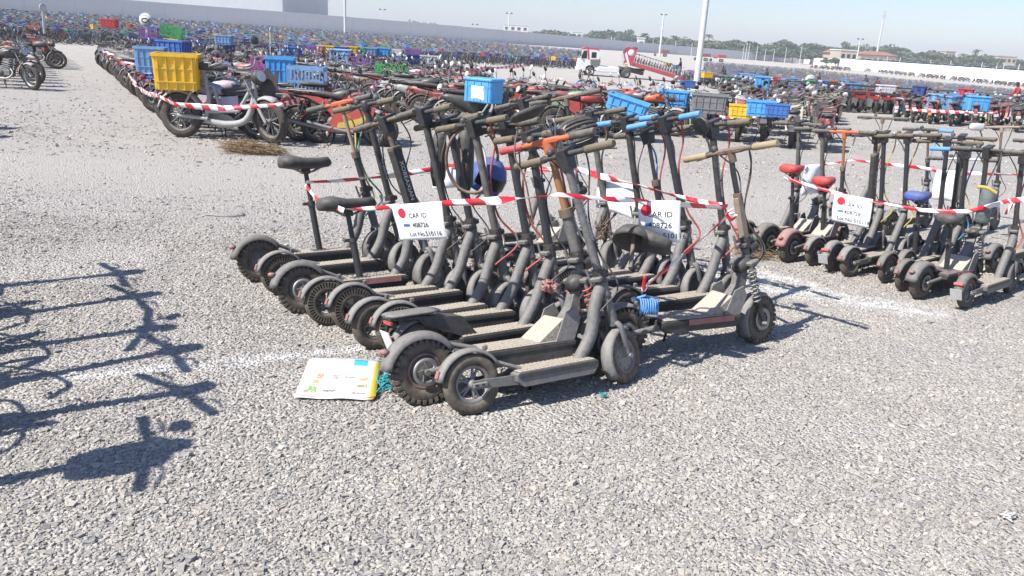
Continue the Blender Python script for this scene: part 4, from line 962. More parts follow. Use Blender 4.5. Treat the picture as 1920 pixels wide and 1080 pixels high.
def ordn(i):
    if i < 20: return ORD[i]
    return ('twenty-', 'thirty-', 'forty-', 'fifty-')[(i + 1) // 10 - 2] + ORD[(i + 1) % 10 - 1] if (i + 1) % 10 else {30: 'thirtieth', 40: 'fortieth', 50: 'fiftieth'}[i + 1]
RANK = {}
for q in sorted(VEH, key=lambda q: q[3] if q[6] in 'BL' else q[2]): RANK.setdefault((q[6], q[7]), []).append(q)
VPOS = {id(q): (k_, i) for k_, v_ in RANK.items() for i, q in enumerate(v_)}
LINES = {z_: sorted({k_[1] for k_ in RANK if k_[0] == z_}) for z_ in 'BCDELX'}
def vlabel(q, text):
    (z_, ln_), i = VPOS[id(q)]; L_ = ordn(LINES[z_].index(ln_)); o_ = ordn(i)
    return {'B': f'{text}, {o_} back in {L_} line of the packed block', 'C': f'{text}, {o_} from left in {L_} tail-out row', 'D': f'{text}, {o_} from left in {L_} rear right row', 'E': f'{text}, {o_} from left in {L_} near right row', 'L': f'{text}, {o_} back in {L_} line at the left edge', 'X': f'{text}, {o_} of those outside the left edge'}[z_]
VEH.sort(key=lambda q: math.hypot(q[2], q[3]))
ZT = {'B': ('packed behind the scooters', 'motorcycles packed behind the scooters'), 'C': ('parked tail-out behind the left taped block', 'motorcycles parked tail-out in the middle rows'), 'D': ('in the rear right rows', 'motorcycles in the rear right rows'), 'E': ('in the tail-out row beyond the right scooters', 'motorcycles in the near right row'), 'L': ('facing the aisle at the left edge', 'motorcycles at the left edge'), 'X': ('standing outside the left edge', 'motorcycles outside the left edge')}
STUFFV = []; tops = []
for i, q_ in enumerate(VEH):
    kd, v, x, y, yaw, c, z, _l = q_; g = G(x, y); nm = {'moped': 'moped', 'ebike': 'electric bike', 'trail': 'high-bar motorcycle', 'sport': 'faired small motorcycle', 'commuter': 'motorcycle'}[kd]
    col = tuple(max(0, q * rs.uniform(.75, 1.25)) for q in BC[c])
    if i < 300:
        lab = vlabel(q_, f'dusty {c} {nm}' if kd != 'ebike' else 'white-grey tube-framed electric bike')
        vehicle(kd, v, g, yaw, col, lab, ZT[z][1], rs.uniform(2, 7), parts=i < 95).scale = (.88,) * 3 if z in 'CDE' else ((.94,) * 3 if z == 'B' else (1, 1, 1))
    else: STUFFV.append((kd, v, x, y, yaw, col))
    tops.append((x, y, yaw, z, i))
# the two nearest machines of the packed block, and a few singled out
eb = P(345, 258); ef = P(505, 271); ya = math.atan2(ef.y - eb.y, ef.x - eb.x)
EB = vehicle('ebike', 1, (eb + ef) / 2, ya, (.5, .5, .5), 'pale grey tube-framed electric bike carrying the yellow crate', 'electric bikes at the front of the packed block', 3)
EB.scale = (1.22, 1.22, 1.22)
m = MB(); m.prism([(.40, .52), (.52, .50), (.62, .62), (.64, .86), (.58, .80), (.50, .88), (.42, .80)], .06, .075, 'deck_black'); m.build('fork_plate', EB)
rb = P(590, 268); rf = P(722, 275); yb = math.atan2(rf.y - rb.y, rf.x - rb.x)
RB = vehicle('sport', 0, (rb + rf) / 2, yb, (.5, .035, .015), 'red low faired motorcycle with yellow flame graphics beside the grey electric bike', 'motorcycles at the front of the packed block', 4)
for i_, (x, y) in enumerate(((-3.0, 2.35), (-3.5, 3.2), (-4.15, 4.0), (-3.2, 2.8), (-3.75, 3.6))): vehicle('bicycle', i_ % 2, G(x, y), R(28 + 5 * i_), (.03, .03, .03), f'black bicycle {ordn(i_)} beyond the left edge among the shadow casters', 'bicycles outside the left edge', 4, parts=False)
BL = vehicle('bicycle', 0, G(-27.3, 55.5), R(20), (.08, .4, .75), 'light blue bicycle at the left end of the bicycle rows', 'bicycles in the front rows', 6)

# ------------------------------------------------------------------ bicycles by the thousand
def lowpoly_bike(kind):
    """small template for the uncountable rest: verts, quads, colour code per vertex (0 tyre, 1 paint, 2 steel, 3 saddle)"""
    V = []; F = []; C = []
    def ring(cx, cz, r_, t, n=10):
        b = len(V)
        for i in range(n):
            a = 2 * math.pi * i / n
            for rr, y in ((r_, 0), (r_ - t, t * .7), (r_ - t, -t * .7)): V.append((cx + math.cos(a) * rr, y, cz + math.sin(a) * rr)); C.append(0)
        for i in range(n):
            j = (i + 1) % n
            for q in ((0, 1), (2, 0)): F.append((b + i * 3 + q[0], b + i * 3 + q[1], b + j * 3 + q[1], b + j * 3 + q[0]))
    def bar(p, q, w, c):
        p, q = Vector(p), Vector(q); d = (q - p).normalized(); u = d.orthogonal().normalized() * w; w2 = d.cross(u); b = len(V)
        for s_ in (p, q):
            for k_ in (u, w2, -u, -w2): V.append(tuple(s_ + k_)); C.append(c)
        for i in range(4): F.append((b + i, b + (i + 1) % 4, b + 4 + (i + 1) % 4, b + 4 + i))
    def bx_(c, d, code):
        b = len(V)
        for x in (-1, 1):
            for y in (-1, 1):
                for z in (-1, 1): V.append((c[0] + x * d[0] / 2, c[1] + y * d[1] / 2, c[2] + z * d[2] / 2)); C.append(code)
        for f in [(0, 1, 3, 2), (4, 6, 7, 5), (0, 4, 5, 1), (2, 3, 7, 6), (0, 2, 6, 4), (1, 5, 7, 3)]: F.append(tuple(b + i for i in f))
    if kind == 'bicycle':
        ring(-.53, .33, .33, .04); ring(.53, .33, .33, .04)
        bar((.36, 0, .8), (-.06, 0, .29), .02, 1); bar((.36, 0, .82), (-.18, 0, .62), .018, 1); bar((-.06, 0, .29), (-.22, 0, .85), .018, 1); bar((-.06, 0, .29), (-.53, 0, .33), .014, 1); bar((.53, 0, .33), (.34, 0, .98), .018, 2)
        bar((.24, -.3, .98), (.24, .3, .98), .016, 2); bx_((-.24, 0, .88), (.24, .13, .05), 3)
    else:
        ring(-.6, .29, .29, .1); ring(.6, .29, .29, .1); bx_((0, 0, .4), (.36, .2, .3), 2); bx_((.1, 0, .74), (.4, .22, .16), 1); bx_((-.4, 0, .77), (.55, .22, .09), 3); bx_((-.5, 0, .62), (.4, .2, .12), 1)
        bar((.6, .05, .29), (.38, .05, .95), .03, 2); bar((.34, -.36, 1.02), (.34, .36, 1.02), .018, 3); bx_((.5, 0, .82), (.12, .16, .16), 2)
    return np.array(V), np.array(F), np.array(C)
LP = {'bicycle': lowpoly_bike('bicycle'), 'moto': lowpoly_bike('moto')}
def swarm(name, items, tplname, label, cat):
    """items: x, y, yaw, lean, paint colour"""
    V0, F0, C0 = LP[tplname]; n = len(items)
    X = np.array([q[0] for q in items]); Y = np.array([q[1] for q in items]); A = np.array([q[2] for q in items]); LN = np.array([q[3] for q in items]); PC = np.array([q[4] for q in items])
    y1 = V0[:, 1][None] * np.cos(LN)[:, None] - V0[:, 2][None] * np.sin(LN)[:, None]; z1 = V0[:, 1][None] * np.sin(LN)[:, None] + V0[:, 2][None] * np.cos(LN)[:, None]
    xx = V0[:, 0][None] * np.cos(A)[:, None] - y1 * np.sin(A)[:, None] + X[:, None]; yy = V0[:, 0][None] * np.sin(A)[:, None] + y1 * np.cos(A)[:, None] + Y[:, None]
    zz = z1 + hz(X, Y)[:, None]
    V = np.stack([xx, yy, zz], -1).reshape(-1, 3); F = (F0[None] + (np.arange(n) * len(V0))[:, None, None]).reshape(-1, 4)
    base = np.array([(.022, .022, .023), (0, 0, 0), (.22, .22, .225), (.025, .025, .026)])
    c = np.tile(base[C0][None], (n, 1, 1)); c[:, C0 == 1] = PC[:, None, :]
    return tag(link(name, fast_mesh(name, V, F, 'vcol', c.reshape(-1, 3))), label, cat, None, 'stuff')
def inpoly(x, y, poly):
    r_ = False; n = len(poly)
    for i in range(n):
        (x1, y1), (x2, y2) = poly[i], poly[(i + 1) % n]
        if (y1 > y) != (y2 > y) and x < (x2 - x1) * (y - y1) / (y2 - y1) + x1: r_ = not r_
    return r_
FIELD_L = [(-34, 55), (-22, 57), (-12, 62), (-4.2, 76), (5.0, 82), (9, 100), (9, 136), (-8, 143), (-26, 137), (-44, 134), (-62, 128), (-76, 108), (-52, 74), (-40, 58)]
FIELD_R = [(17.5, 80), (12.5, 69), (19, 46), (17.5, 38), (24, 34), (33, 41), (58, 76), (72, 100), (52, 112), (43, 127), (27, 124)]
FIELD_B = [(-15.6, 31), (-23.2, 46), (-14, 50), (-4.5, 47), (-2.2, 31)]
PAL = [(.03, .03, .033), (.03, .1, .42), (.35, .03, .03), (.3, .31, .33), (.2, .05, .28), (.05, .22, .5), (.02, .02, .02), (.5, .5, .5), (.12, .02, .03), (.05, .25, .1), (.55, .25, .02)]
WT = [34, 9, 10, 14, 4, 6, 20, 6, 7, 1, 1]
BIC = []
def fill(poly, dx, dy, yaw, jit=.12, tag_='L'):
    ax, ay = math.cos(yaw), math.sin(yaw); cx = sum(p[0] for p in poly) / len(poly); cy = sum(p[1] for p in poly) / len(poly); rad = max(math.hypot(p[0] - cx, p[1] - cy) for p in poly)
    for i in range(int(-rad / dx), int(rad / dx) + 1):
        for j in range(int(-rad / dy), int(rad / dy) + 1):
            x = cx + ax * i * dx - ay * j * dy + rs.uniform(-jit, jit) * 1.5; y = cy + ay * i * dx + ax * j * dy + rs.uniform(-jit, jit)
            if inpoly(x, y, poly): BIC.append((x, y, yaw + rs.gauss(0, .12) + (math.pi if rs.random() < .3 else 0), rs.uniform(-.16, .16), rs.choices(PAL, WT)[0], tag_))
fill(FIELD_L, 1.75, .62, R(62)); fill(FIELD_R, 1.75, .5, R(70), tag_='R'); fill(FIELD_B, 1.7, .42, R(20), tag_='B')
BIC.sort(key=lambda q: math.hypot(q[0], q[1]))
NB = 300
BW = {'L': ('in the front rows of the big bicycle field', 'bicycles in the front rows'), 'R': ('in the right-hand bicycle field', 'bicycles in the right field'), 'B': ('behind the packed motorcycles', 'bicycles behind the packed motorcycles')}
for i, (x, y, yaw, ln, c, z) in enumerate(BIC[:NB]):
    vehicle('bicycle', i % 2, G(x, y), yaw, c, 'old city bicycle ' + BW[z][0], BW[z][1], math.degrees(ln), parts=False)
swarm('bicycle_mass', BIC[NB:], 'bicycle', 'sea of tightly parked bicycles filling the far yard', 'bicycles')
if STUFFV: swarm('motorcycle_mass', [(x, y, yaw, -.06, c) for kd, v, x, y, yaw, c in STUFFV], 'moto', 'remaining motorcycles tightly parked in the rear rows', 'motorcycles')
# row of scooters and motorcycles along the white wall
for i, (px, py) in enumerate([(1525, 129), (1540, 130), (1548, 130), (1556, 131), (1564, 131), (1572, 132), (1580, 132), (1588, 133), (1626, 135)] + [(1650 + k_ * 8.5, 137 + k_ * .85) for k_ in range(32) if k_ not in (8, 15, 20, 24)]):
    q = P(px, py); kd = ('moped', 'commuter', 'trail')[i % 3]; c = rs.choice(['black', 'black', 'red', 'grey', 'green', 'yellow'])
    vehicle(kd, i % 2, q, R(200) + rs.gauss(0, .2), BC[c], f'motorcycle {ordn(i)} from left in the long row along the white wall', 'motorcycles along the white wall', 5, parts=False)

# ------------------------------------------------------------------ crates riding on the bikes
def put(label, col, kind, px, py, depth, yaw=0, s=1.0, tilt=0, roll=0, grp='plastic crates on the near bikes'):
    """px,py: middle of the crate's front bottom edge at the given depth"""
    return crate(kind, col, RAY(px, py, depth), (R(roll), R(tilt), R(yaw)), label, grp, s)
yc = put('big yellow ribbed crate on the rear of the grey electric bike', 'yellow', 'ribbed', 336, 168, 11.55, 14, 1.0); yc.scale = (.98, 1.1, 1.5)
put('blue lattice crate standing on its side next to the dark fin', 'pale blue', 'lattice', 577, 182, 13.2, 4, .95).scale = (.98, .9, 1.5)
put('sky blue crate behind the blue lattice crate', 'sky blue', 'ribbed', 528, 168, 13.6, 10, .8).scale = (.75, .8, 1.6)
put('pink lattice crate beside the sky blue crate', 'pink', 'lattice', 503, 140, 15.2, 15, 1.0)
put('blue lettered crate behind the yellow crate', 'blue', 'ribbed', 328, 106, 15.0, -6, .85)
put('pale blue crate half hidden left of the yellow crate', 'pale blue', 'ribbed', 286, 136, 14.2, 12, .8).scale = (.8, .8, 1.3)
put('lidded sky blue delivery box with white notice, right of the red motorcycles', 'sky blue', 'lidded', 906, 192, 14.2, -32, 1.05)
put('green lattice crate in the middle of the packed motorcycles', 'green', 'lattice', 734, 150, 19.5, -5, 1.15)
put('bright blue smooth crate behind the straight black bar', 'sky blue', 'low', 1172, 212, 14.6, -12, 1.2, 14)
put('blue ribbed crate left of the grey crate', 'sky blue', 'ribbed', 1262, 200, 16.4, -16, .95)
put('grey ribbed crate on the tail-out motorcycles', 'grey', 'ribbed', 1328, 212, 15.5, -14, 1.08)
put('yellow crate with dark round hole beside the pale blue one', 'yellow', 'ribbed', 1388, 221, 15.0, -12, .72)
put('pale blue ribbed crate crossed by barricade tape', 'sky blue', 'ribbed', 1424, 218, 14.9, -14, .85)
put('deeper blue crate at the end of the taped crate trio', 'blue', 'ribbed', 1455, 219, 14.7, -14, .7)
put('tilted pale blue crate on the near right row', 'pale blue', 'ribbed', 1793, 204, 26.0, 10, 1.35, -8)
put('turquoise crate at the right end of the near right row', 'sky blue', 'lidded', 1828, 208, 25.2, -6, 1.15)
put('round-topped blue box on the near right row', 'pale blue', 'lidded', 1758, 202, 26.5, 4, 1.1)
put('pale blue box on the rear right row', 'white', 'lidded', 1658, 182, 33.0, -4, 1.2)
put('blue and white cool box left of the purple crates', 'pale blue', 'lidded', 640, 122, 27.5, 6, 1.3)
put('green crate tipped on a bike at upper left', 'green', 'lattice', 322, 70, 30.0, 10, 1.25, 10)
put('pale blue crate standing among the mirrors at upper left', 'pale blue', 'ribbed', 421, 84, 30.0, 3, 1.0)
put('purple crate by the round sign', 'purple', 'lattice', 282, 72, 33.0, 6, 1.2)
put('red crate on the bicycles at upper left', 'red', 'ribbed', 206, 52, 56, 8, 1.7)
put('purple crate right of the cool box, lower of two', 'purple', 'lattice', 682, 138, 24.0, -6, 1.0)
put('purple crate right of the cool box, upper of two', 'purple', 'lattice', 676, 124, 27.0, -6, 1.2)
cl = ['blue', 'dark blue', 'pale blue', 'sky blue', 'purple', 'yellow', 'green', 'red', 'grey', 'orange', 'white', 'teal']; cw = [22, 16, 16, 12, 14, 6, 4, 4, 3, 4, 2, 1]
for i, (x, px, col, kd) in enumerate([(592, 104, 'purple', 'lattice'), (612, 104, 'yellow', 'ribbed'), (636, 105, 'blue', 'ribbed'), (656, 105, 'yellow', 'ribbed'), (669, 106, 'green', 'lattice'), (692, 107, 'pale blue', 'ribbed'), (716, 107, 'sky blue', 'ribbed'), (738, 109, 'white', 'lattice'), (775, 108, 'purple', 'lattice')]):
    put(f'{col} crate in the row of crates behind the packed motorcycles', col, kd, x, px, 33 + .3 * i, 4, 1.15, grp='row of crates behind the packed motorcycles')
for i, (x, px, col, d) in enumerate([(1370, 160, 'teal', 52), (1376, 168, 'purple', 48), (1400, 152, 'pale blue', 56), (1427, 156, 'green', 56), (1441, 158, 'red', 54), (1484, 176, 'blue', 44), (1492, 180, 'purple', 42), (1550, 168, 'orange', 46), (1568, 176, 'green', 44), (1580, 180, 'purple', 42), (1288, 165, 'blue', 55), (1325, 146, 'yellow', 62)]):
    put(f'{col} crate on the bicycles around the white round sign', col, 'ribbed', x, px, d, rs.uniform(-20, 20), 1.5 if i != 11 else 1.3, grp='crates on the bicycles by the white round sign')
n_c = 0; farc = []
for i, (x, y, yaw, ln, c, z) in enumerate(BIC):
    if rs.random() < (.11 if z == 'L' else .07):
        col = rs.choices(cl, cw)[0]; bxx, byy = x - math.cos(yaw) * .58, y - math.sin(yaw) * .58
        if n_c < 200:
            crate(rs.choice(['ribbed', 'lattice', 'low']), col, G(bxx, byy, .74), (rs.uniform(-.1, .1), rs.uniform(-.1, .1), yaw + rs.gauss(0, .2)), f'{col} crate on a bicycle rack {BW[z][0]}', 'crates in ' + BW[z][1], rs.uniform(.85, 1.1)); n_c += 1
        else: farc.append((bxx, byy, yaw, tuple(.68 * v_ + .32 * .16 for v_ in CCOL[col])))
for (x, y, yaw, z, i) in tops:
    if z in 'BCDE' and 170 < i and rs.random() < .06:
        col = rs.choices(cl, cw)[0]; crate('ribbed', col, G(x - math.cos(yaw) * .72, y - math.sin(yaw) * .72, .81), (0, 0, yaw), f'{col} crate on a motorcycle rack {ZT[z][0]}', 'crates on ' + ZT[z][1], 1.0)
cube = np.array([(a_, b_2, c_) for a_ in (-.25, .25) for b_2 in (-.17, .17) for c_ in (0, .28)]); n = len(farc)
A = np.array([q[2] for q in farc]); X = np.array([q[0] for q in farc]); Y = np.array([q[1] for q in farc])
V = np.stack([cube[:, 0][None] * np.cos(A)[:, None] - cube[:, 1][None] * np.sin(A)[:, None] + X[:, None], cube[:, 0][None] * np.sin(A)[:, None] + cube[:, 1][None] * np.cos(A)[:, None] + Y[:, None], cube[:, 2][None] + (hz(X, Y) + .74)[:, None]], -1).reshape(-1, 3)
F = (np.array([(0, 1, 3, 2), (4, 6, 7, 5), (0, 4, 5, 1), (2, 3, 7, 6), (0, 2, 6, 4)])[None] + (np.arange(n) * 8)[:, None, None]).reshape(-1, 4)
tag(link('crate_mass', fast_mesh('crate_mass', V, F, 'vcol', np.repeat(np.array([q[3] for q in farc]), 8, 0))), 'scatter of coloured crates across the far bicycles', 'crates', None, 'stuff')
for key, t in TPL.items():
    if key not in USED:
        for o in list(t.children_recursive) + [t]: bpy.data.objects.remove(o)
# ------------------------------------------------------------------ boundary walls, in panels
def wall(name, label, pts, h0, h1, plen, mt):
    t = thing(name, label, 'wall', G(*pts[0])); base = Vector(t.location)
    total = sum((Vector(b) - Vector(a)).length for a, b in zip(pts[:-1], pts[1:])); run = 0
    for a, b in zip(pts[:-1], pts[1:]):
        a, b = Vector(a), Vector(b); L = (b - a).length; n = max(1, round(L / plen)); d = (b - a) / n; ang = math.atan2(d.y, d.x)
        for i in range(n):
            p = a + d * i; q = a + d * (i + 1); mid = (p + q) / 2; h = h0 + (h1 - h0) * (run + (i + .5) * L / n) / total
            g = G(mid.x, mid.y) - base; m = MB(); m.box((0, 0, h / 2 - .3), (d.length - .05, .16, h + .6), mt, ch=.02); m.box((d.length / 2, 0, h / 2 - .3), (.16, .24, h + .52), mt)
            o = m.build('panel', t); o.location = g; o.rotation_euler = (0, 0, ang)
        run += L
    return t
WL = [(-92, 98), (-62.5, 143), (-10, 201), (54, 300), (118, 352)]
wall('boundary_wall', 'long pale grey panel wall across the back of the yard', WL, 3.2, 3.0, 7.5, 'wall_paint')
WRX = [(1576, 129), (1601, 131), (1700, 140), (1800, 149), (1900, 158), (1990, 166), (2150, 180)]; WR = [P(*q) for q in WRX]
wall('boundary_wall', 'bright white sunlit wall along the right side of the yard', [(118, 351)] + [(q.x, q.y) for q in WR], 2.4, 3.0, 6.5, 'wall_white')
# ------------------------------------------------------------------ buildings beyond
def building(name, label, px0, px1, pyt, pyb, y, depth, mt, roofm=None, storeys=1, bays=6, kind='flat'):
    a, b = RAY(px0, pyb, y), RAY(px1, pyb, y); top = RAY((px0 + px1) / 2, pyt, y).z; w = b.x - a.x; z0 = -3; H = top - z0
    t = thing(name, label, 'building', ((a.x + b.x) / 2, y + depth / 2, z0))
    m = MB(); m.box((0, 0, H / 2), (w, depth, H), mt); wl_ = m.build('wall', t)
    m = MB(); m.box((0, 0, H + .15), (w + .5, depth + .5, .3), roofm or mt)
    if kind == 'hip': m.add([(-w / 2 - .6, -depth / 2 - .6, H + .3), (w / 2 + .6, -depth / 2 - .6, H + .3), (w / 2 + .6, depth / 2 + .6, H + .3), (-w / 2 - .6, depth / 2 + .6, H + .3), (-w / 4, 0, H + 1.6), (w / 4, 0, H + 1.6)], [(0, 1, 5, 4), (1, 2, 5), (2, 3, 4, 5), (3, 0, 4)], roofm)
    m.build('roof', t)
    sh = 3.3
    for s_ in range(storeys):
        for i in range(bays):
            x = -w / 2 + w * (i + .5) / bays; zc = H - 1.7 - s_ * sh; m = MB()
            m.box((x, -depth / 2 - .02, zc), (min(1.6, w / bays * .6), .08, 1.3), 'lens_dark'); wi = m.build('window', t)
            m = MB(); m.box((x, -depth / 2 - .07, zc - .7), (min(1.9, w / bays * .7), .14, .1), 'building_white'); m.build('sill', wi)
    return t
building('warehouse', 'large grey building with sloped white gable behind the wall at upper left', 300, 530, -22, 20, 176, 40, 'building_grey', 'building_white', 0, 9)
bt = building('villa', 'white flat-roofed house with lamp mast in front of it', 944, 990, 47, 58, 420, 14, 'building_white', None, 1, 4)
building('guard_house', 'tan guard house with dark windows by the white wall corner', 1574, 1605, 95, 114, 262, 9, 'building_tan', 'building_white', 1, 3)
building('low_house', 'low red roofed house left of the tan guard house', 1556, 1580, 101, 112, 300, 8, 'building_tan', 'roof_red', 1, 2, 'hip')
building('low_house', 'low red roofed house right of the tan guard house', 1612, 1680, 105, 114, 300, 8, 'building_tan', 'roof_red', 1, 6, 'hip')
building('villa', 'pale villa showing between trees at far right', 1772, 1790, 97, 106, 380, 8, 'building_tan', None, 1, 3)
building('villa', 'cream villa at the right end of the tree line', 1870, 1905, 106, 116, 360, 10, 'building_tan', None, 1, 4)
building('villa', 'small white house in the trees left of the tow truck mast', 1072, 1090, 60, 70, 420, 8, 'building_white', None, 1, 2)
building('guard_house', 'small white watch hut on the far wall above the truck', 1196, 1208, 72, 84, 290, 3, 'building_white', None, 1, 1)
# ------------------------------------------------------------------ trees
def crown_mesh(seed, w, h, n, palm=False):
    rng = np.random.default_rng(seed)
    if palm:
        V = []; F = []
        for i in range(26):
            a = rng.random() * 6.283; el = rng.uniform(-.5, 1.1); L = w * rng.uniform(.8, 1.1); prev = None
            for s_ in range(6):
                t = s_ / 5; r_ = L * t; z = h * (math.sin(el) * t - .55 * t * t); p = np.array([math.cos(a) * r_ * math.cos(el), math.sin(a) * r_ * math.cos(el), z]); sd = np.array([-math.sin(a), math.cos(a), 0]) * (.16 * w * math.sin(math.pi * min(1, t + .15)) + .02)
                V += [p - sd + [0, 0, -.12 * w * (t)], p, p + sd + [0, 0, -.12 * w * t]]
                if s_: b = len(V) - 6; F += [(b, b + 1, b + 4, b + 3), (b + 1, b + 2, b + 5, b + 4)]
        return fast_mesh('crown', np.array(V), np.array(F), 'leaf')
    k = 9; cl_ = rng.normal(0, .42, (k, 3)) * [w, w, h * .5]; cr = rng.uniform(.35, .6, k)
    id_ = rng.integers(0, k, n); d = rng.normal(0, 1, (n, 3)); d /= np.linalg.norm(d, axis=1)[:, None]; rad = cr[id_] * (.55 + .45 * rng.random(n) ** .4)
    c = cl_[id_] + d * rad[:, None] * [w, w, h * .62]; c[:, 2] = np.maximum(c[:, 2], -h * .75)
    u = rng.normal(0, 1, (n, 3)); u /= np.linalg.norm(u, axis=1)[:, None]; v = np.cross(u, rng.normal(0, 1, (n, 3))); v /= np.linalg.norm(v, axis=1)[:, None]; s_ = (.10 + .10 * rng.random(n))[:, None] * w
    V = np.stack([c - u * s_, c + v * s_ * .6, c + u * s_, c - v * s_ * .6], 1).reshape(-1, 3)
    return fast_mesh('crown', V, np.arange(4 * n).reshape(-1, 4), 'leaf')
CROWN = [crown_mesh(100 + i, 1.0, 1.0, 700) for i in range(5)]; PALM = crown_mesh(200, 1.0, 1.0, 0, True)
def trunk_mesh(h, r_, seed, limbs=True):
    m = MB(); rr = random.Random(seed); m.tube([(0, 0, -.5), (rr.uniform(-.1, .1) * h, 0, h * .5), (0, rr.uniform(-.08, .08) * h, h)], [r_ * 1.3, r_, r_ * .6], 'bark', 7)
    if limbs:
        for i in range(4): a = rr.random() * 6.28; m.tube([(0, 0, h * rr.uniform(.5, .85)), (math.cos(a) * h * .3, math.sin(a) * h * .3, h * 1.15)], [r_ * .6, r_ * .25], 'bark', 5)
    return m.mesh('trunk')
TRUNK = [trunk_mesh(1, .045, i) for i in range(3)]; PTRUNK = trunk_mesh(1, .03, 9, False)
def tree(label, px, pyt, pyb, y, wpx=None, palm=False, group='trees beyond the far wall', seed=0):
    top = RAY(px, pyt, y); zb = min(float(hz(top.x, y)), RAY(px, pyb, y).z - .5); H = top.z - zb; rr = random.Random(seed * 31 + int(px))
    w = (wpx or 40) / 2 * y / F_PX
    t = thing('palm_tree' if palm else 'tree', label, 'palm tree' if palm else 'tree', (top.x, y, zb), (0, 0, rr.random() * 6.28), group)
    o = link('trunk', PTRUNK if palm else TRUNK[rr.randrange(3)], t); hh = H * (.8 if palm else .5); o.scale = (hh, hh, hh)
    c = link('crown', PALM if palm else CROWN[rr.randrange(5)], t); ch = H * (.22 if palm else .36); c.location = (0, 0, H - ch * (.75 if palm else 1.0)); c.scale = (w / (1 if palm else 1.05), w / (1 if palm else 1.05), ch)
    g_ = rr.uniform(.7, 1.3); c.color = (.07 * g_, .1 * g_, .045 * g_, 1); return t
rt_ = random.Random(5)
def hor(px): return 69.5 + (px - 960) * math.tan(ROLL)
far_tops = [(700, 36), (770, 38), (780, 36), (800, 41), (860, 50), (1020, 55), (1035, 52), (1050, 53), (1062, 58), (1108, 54), (1125, 52), (1138, 50), (1155, 62), (1178, 48), (1195, 60), (1215, 62), (1235, 64), (1270, 66), (1300, 70), (1325, 68), (1345, 70), (1365, 71), (1390, 70), (1400, 74), (1420, 76), (1440, 76), (1455, 80), (1475, 70), (1490, 82), (1515, 75), (1535, 76), (1552, 78), (1590, 71), (1635, 82), (1672, 79), (1700, 91), (1718, 92), (1735, 91), (1755, 93), (1770, 97), (1800, 99), (1820, 98), (1845, 100), (1860, 104), (1900, 106), (1918, 106)]
for i, (px, pt) in enumerate(far_tops):
    big = px in (1178, 1515, 1475, 1590, 1672, 1050, 1138)
    tree(f'tall dark-crowned tree {ordn(i)} from left along the far tree line' if big else f'bushy tree {ordn(i)} from left along the far tree line', px, pt - (0 if big else rt_.uniform(-2, 3)), hor(px) + 14, rt_.uniform(345, 400) if px > 1000 else 520, rt_.uniform(38, 56) if px > 1000 else 34, seed=i, group='tall trees of the far tree line' if big else 'trees beyond the far wall')
for i in range(48):
    px = 1010 + i * 19.2; tree(f'low scrubby tree {ordn(i)} from left at the foot of the tree line', px, hor(px) - 8 + rt_.uniform(-5, 4), hor(px) + 14, rt_.uniform(310, 345), rt_.uniform(34, 52), seed=100 + i, group='low trees beyond the far wall')
for i in range(10):
    px = 760 + i * 26; tree(f'distant grey-green treetop {ordn(i)} from left above the pale wall', px, hor(px) - 7 + rt_.uniform(-4, 4), hor(px) + 5, 620, 36, seed=300 + i, group='distant treetops above the pale wall')
for i in range(9):
    px = 1552 + i * 17; tree(f'low shrub {ordn(i)} from left in front of the tan guard house', px, hor(px) - 1 + rt_.uniform(-2, 2), hor(px) + 16, 236 + rt_.uniform(0, 8), 24, seed=500 + i, group='low shrubs before the tan guard house')
for px, pt in ((1210, 58), (1330, 60), (1264, 63), (1835, 88), (1808, 97)): tree('palm rising out of the far tree line', px, pt, hor(px) + 12, 330, 22, True, 'palms of the far tree line', px)
# ------------------------------------------------------------------ masts, poles, round signs
def mast(label, px, pyt, pyb, y, r_, kind='lamp', name='light_mast', group=None):
    b = RAY(px, pyb, y); top = RAY(px, pyt, y); zb = float(hz(b.x, y)); H = top.z - zb
    t = thing(name, label, 'light mast', (b.x, y, zb), group=group); m = MB(); m.tube([(0, 0, -.3), (0, 0, H * .5), (0, 0, H)], [r_, r_ * .85, r_ * .65], 'pole_white', 12); m.build('shaft', t)
    m = MB(); m.lathe([(.01, 0), (r_ * 2.2, 0), (r_ * 2.2, .05), (r_, .06)], (0, 0, .02), 'pole_white', 10, axis='z'); m.build('base_plate', t)
    if kind == 'lamp':
        m = MB(); s_ = y / F_PX
        m.tube([(-5 * s_, 0, H), (5 * s_, 0, H)], r_ * .5, 'pole_white', 6); m.build('cross_arm', t)
        for sg in (-1, 1): m = MB(); m.box((sg * 4 * s_, -.1, H - .5 * s_), (4 * s_, 1.6 * s_, 2.2 * s_), 'dusty_grey', Matrix.Rotation(R(25), 3, 'X'), ch=.05); m.build('floodlight', t)
    elif kind == 'cell':
        s_ = y / F_PX
        for zz in (0, -6, -10):
            m = MB(); m.tube([(-4 * s_, 0, H + zz * s_), (4 * s_, 0, H + zz * s_)], .08, 'pole_white', 6); m.build('cross_arm', t)
            for k_ in range(5): m = MB(); m.box(((k_ - 2) * 1.7 * s_, -.2, H + zz * s_), (.5 * s_, .3, 3.2 * s_), 'pole_white'); m.build('antenna', t)
    return t
mast('thick white mast rising out of frame among the tail-out motorcycles', 1304, -220, 168, 55, .21, 'lamp')
mast('slim white mast above the far wall left of centre', 647, -200, 58, 128, .2, 'plain')
mast('twin-lamp mast by the white flat-roofed house', 953, 24, 60, 240, .22)
mast('twin-lamp mast right of the tow truck', 1237, 26, 98, 180, .22)
mast('short twin-lamp mast left of centre above the wall', 717, 17, 40, 240, .2)
mast('tall white cell tower over the tan guard house', 1645, 20, 96, 330, .45, 'cell', 'cell_tower')
mast('small lamp mast over the far wall near the tree line start', 890, 45, 62, 300, .2)
mast('lamp post beside the tan guard house', 1606, 72, 114, 250, .25)
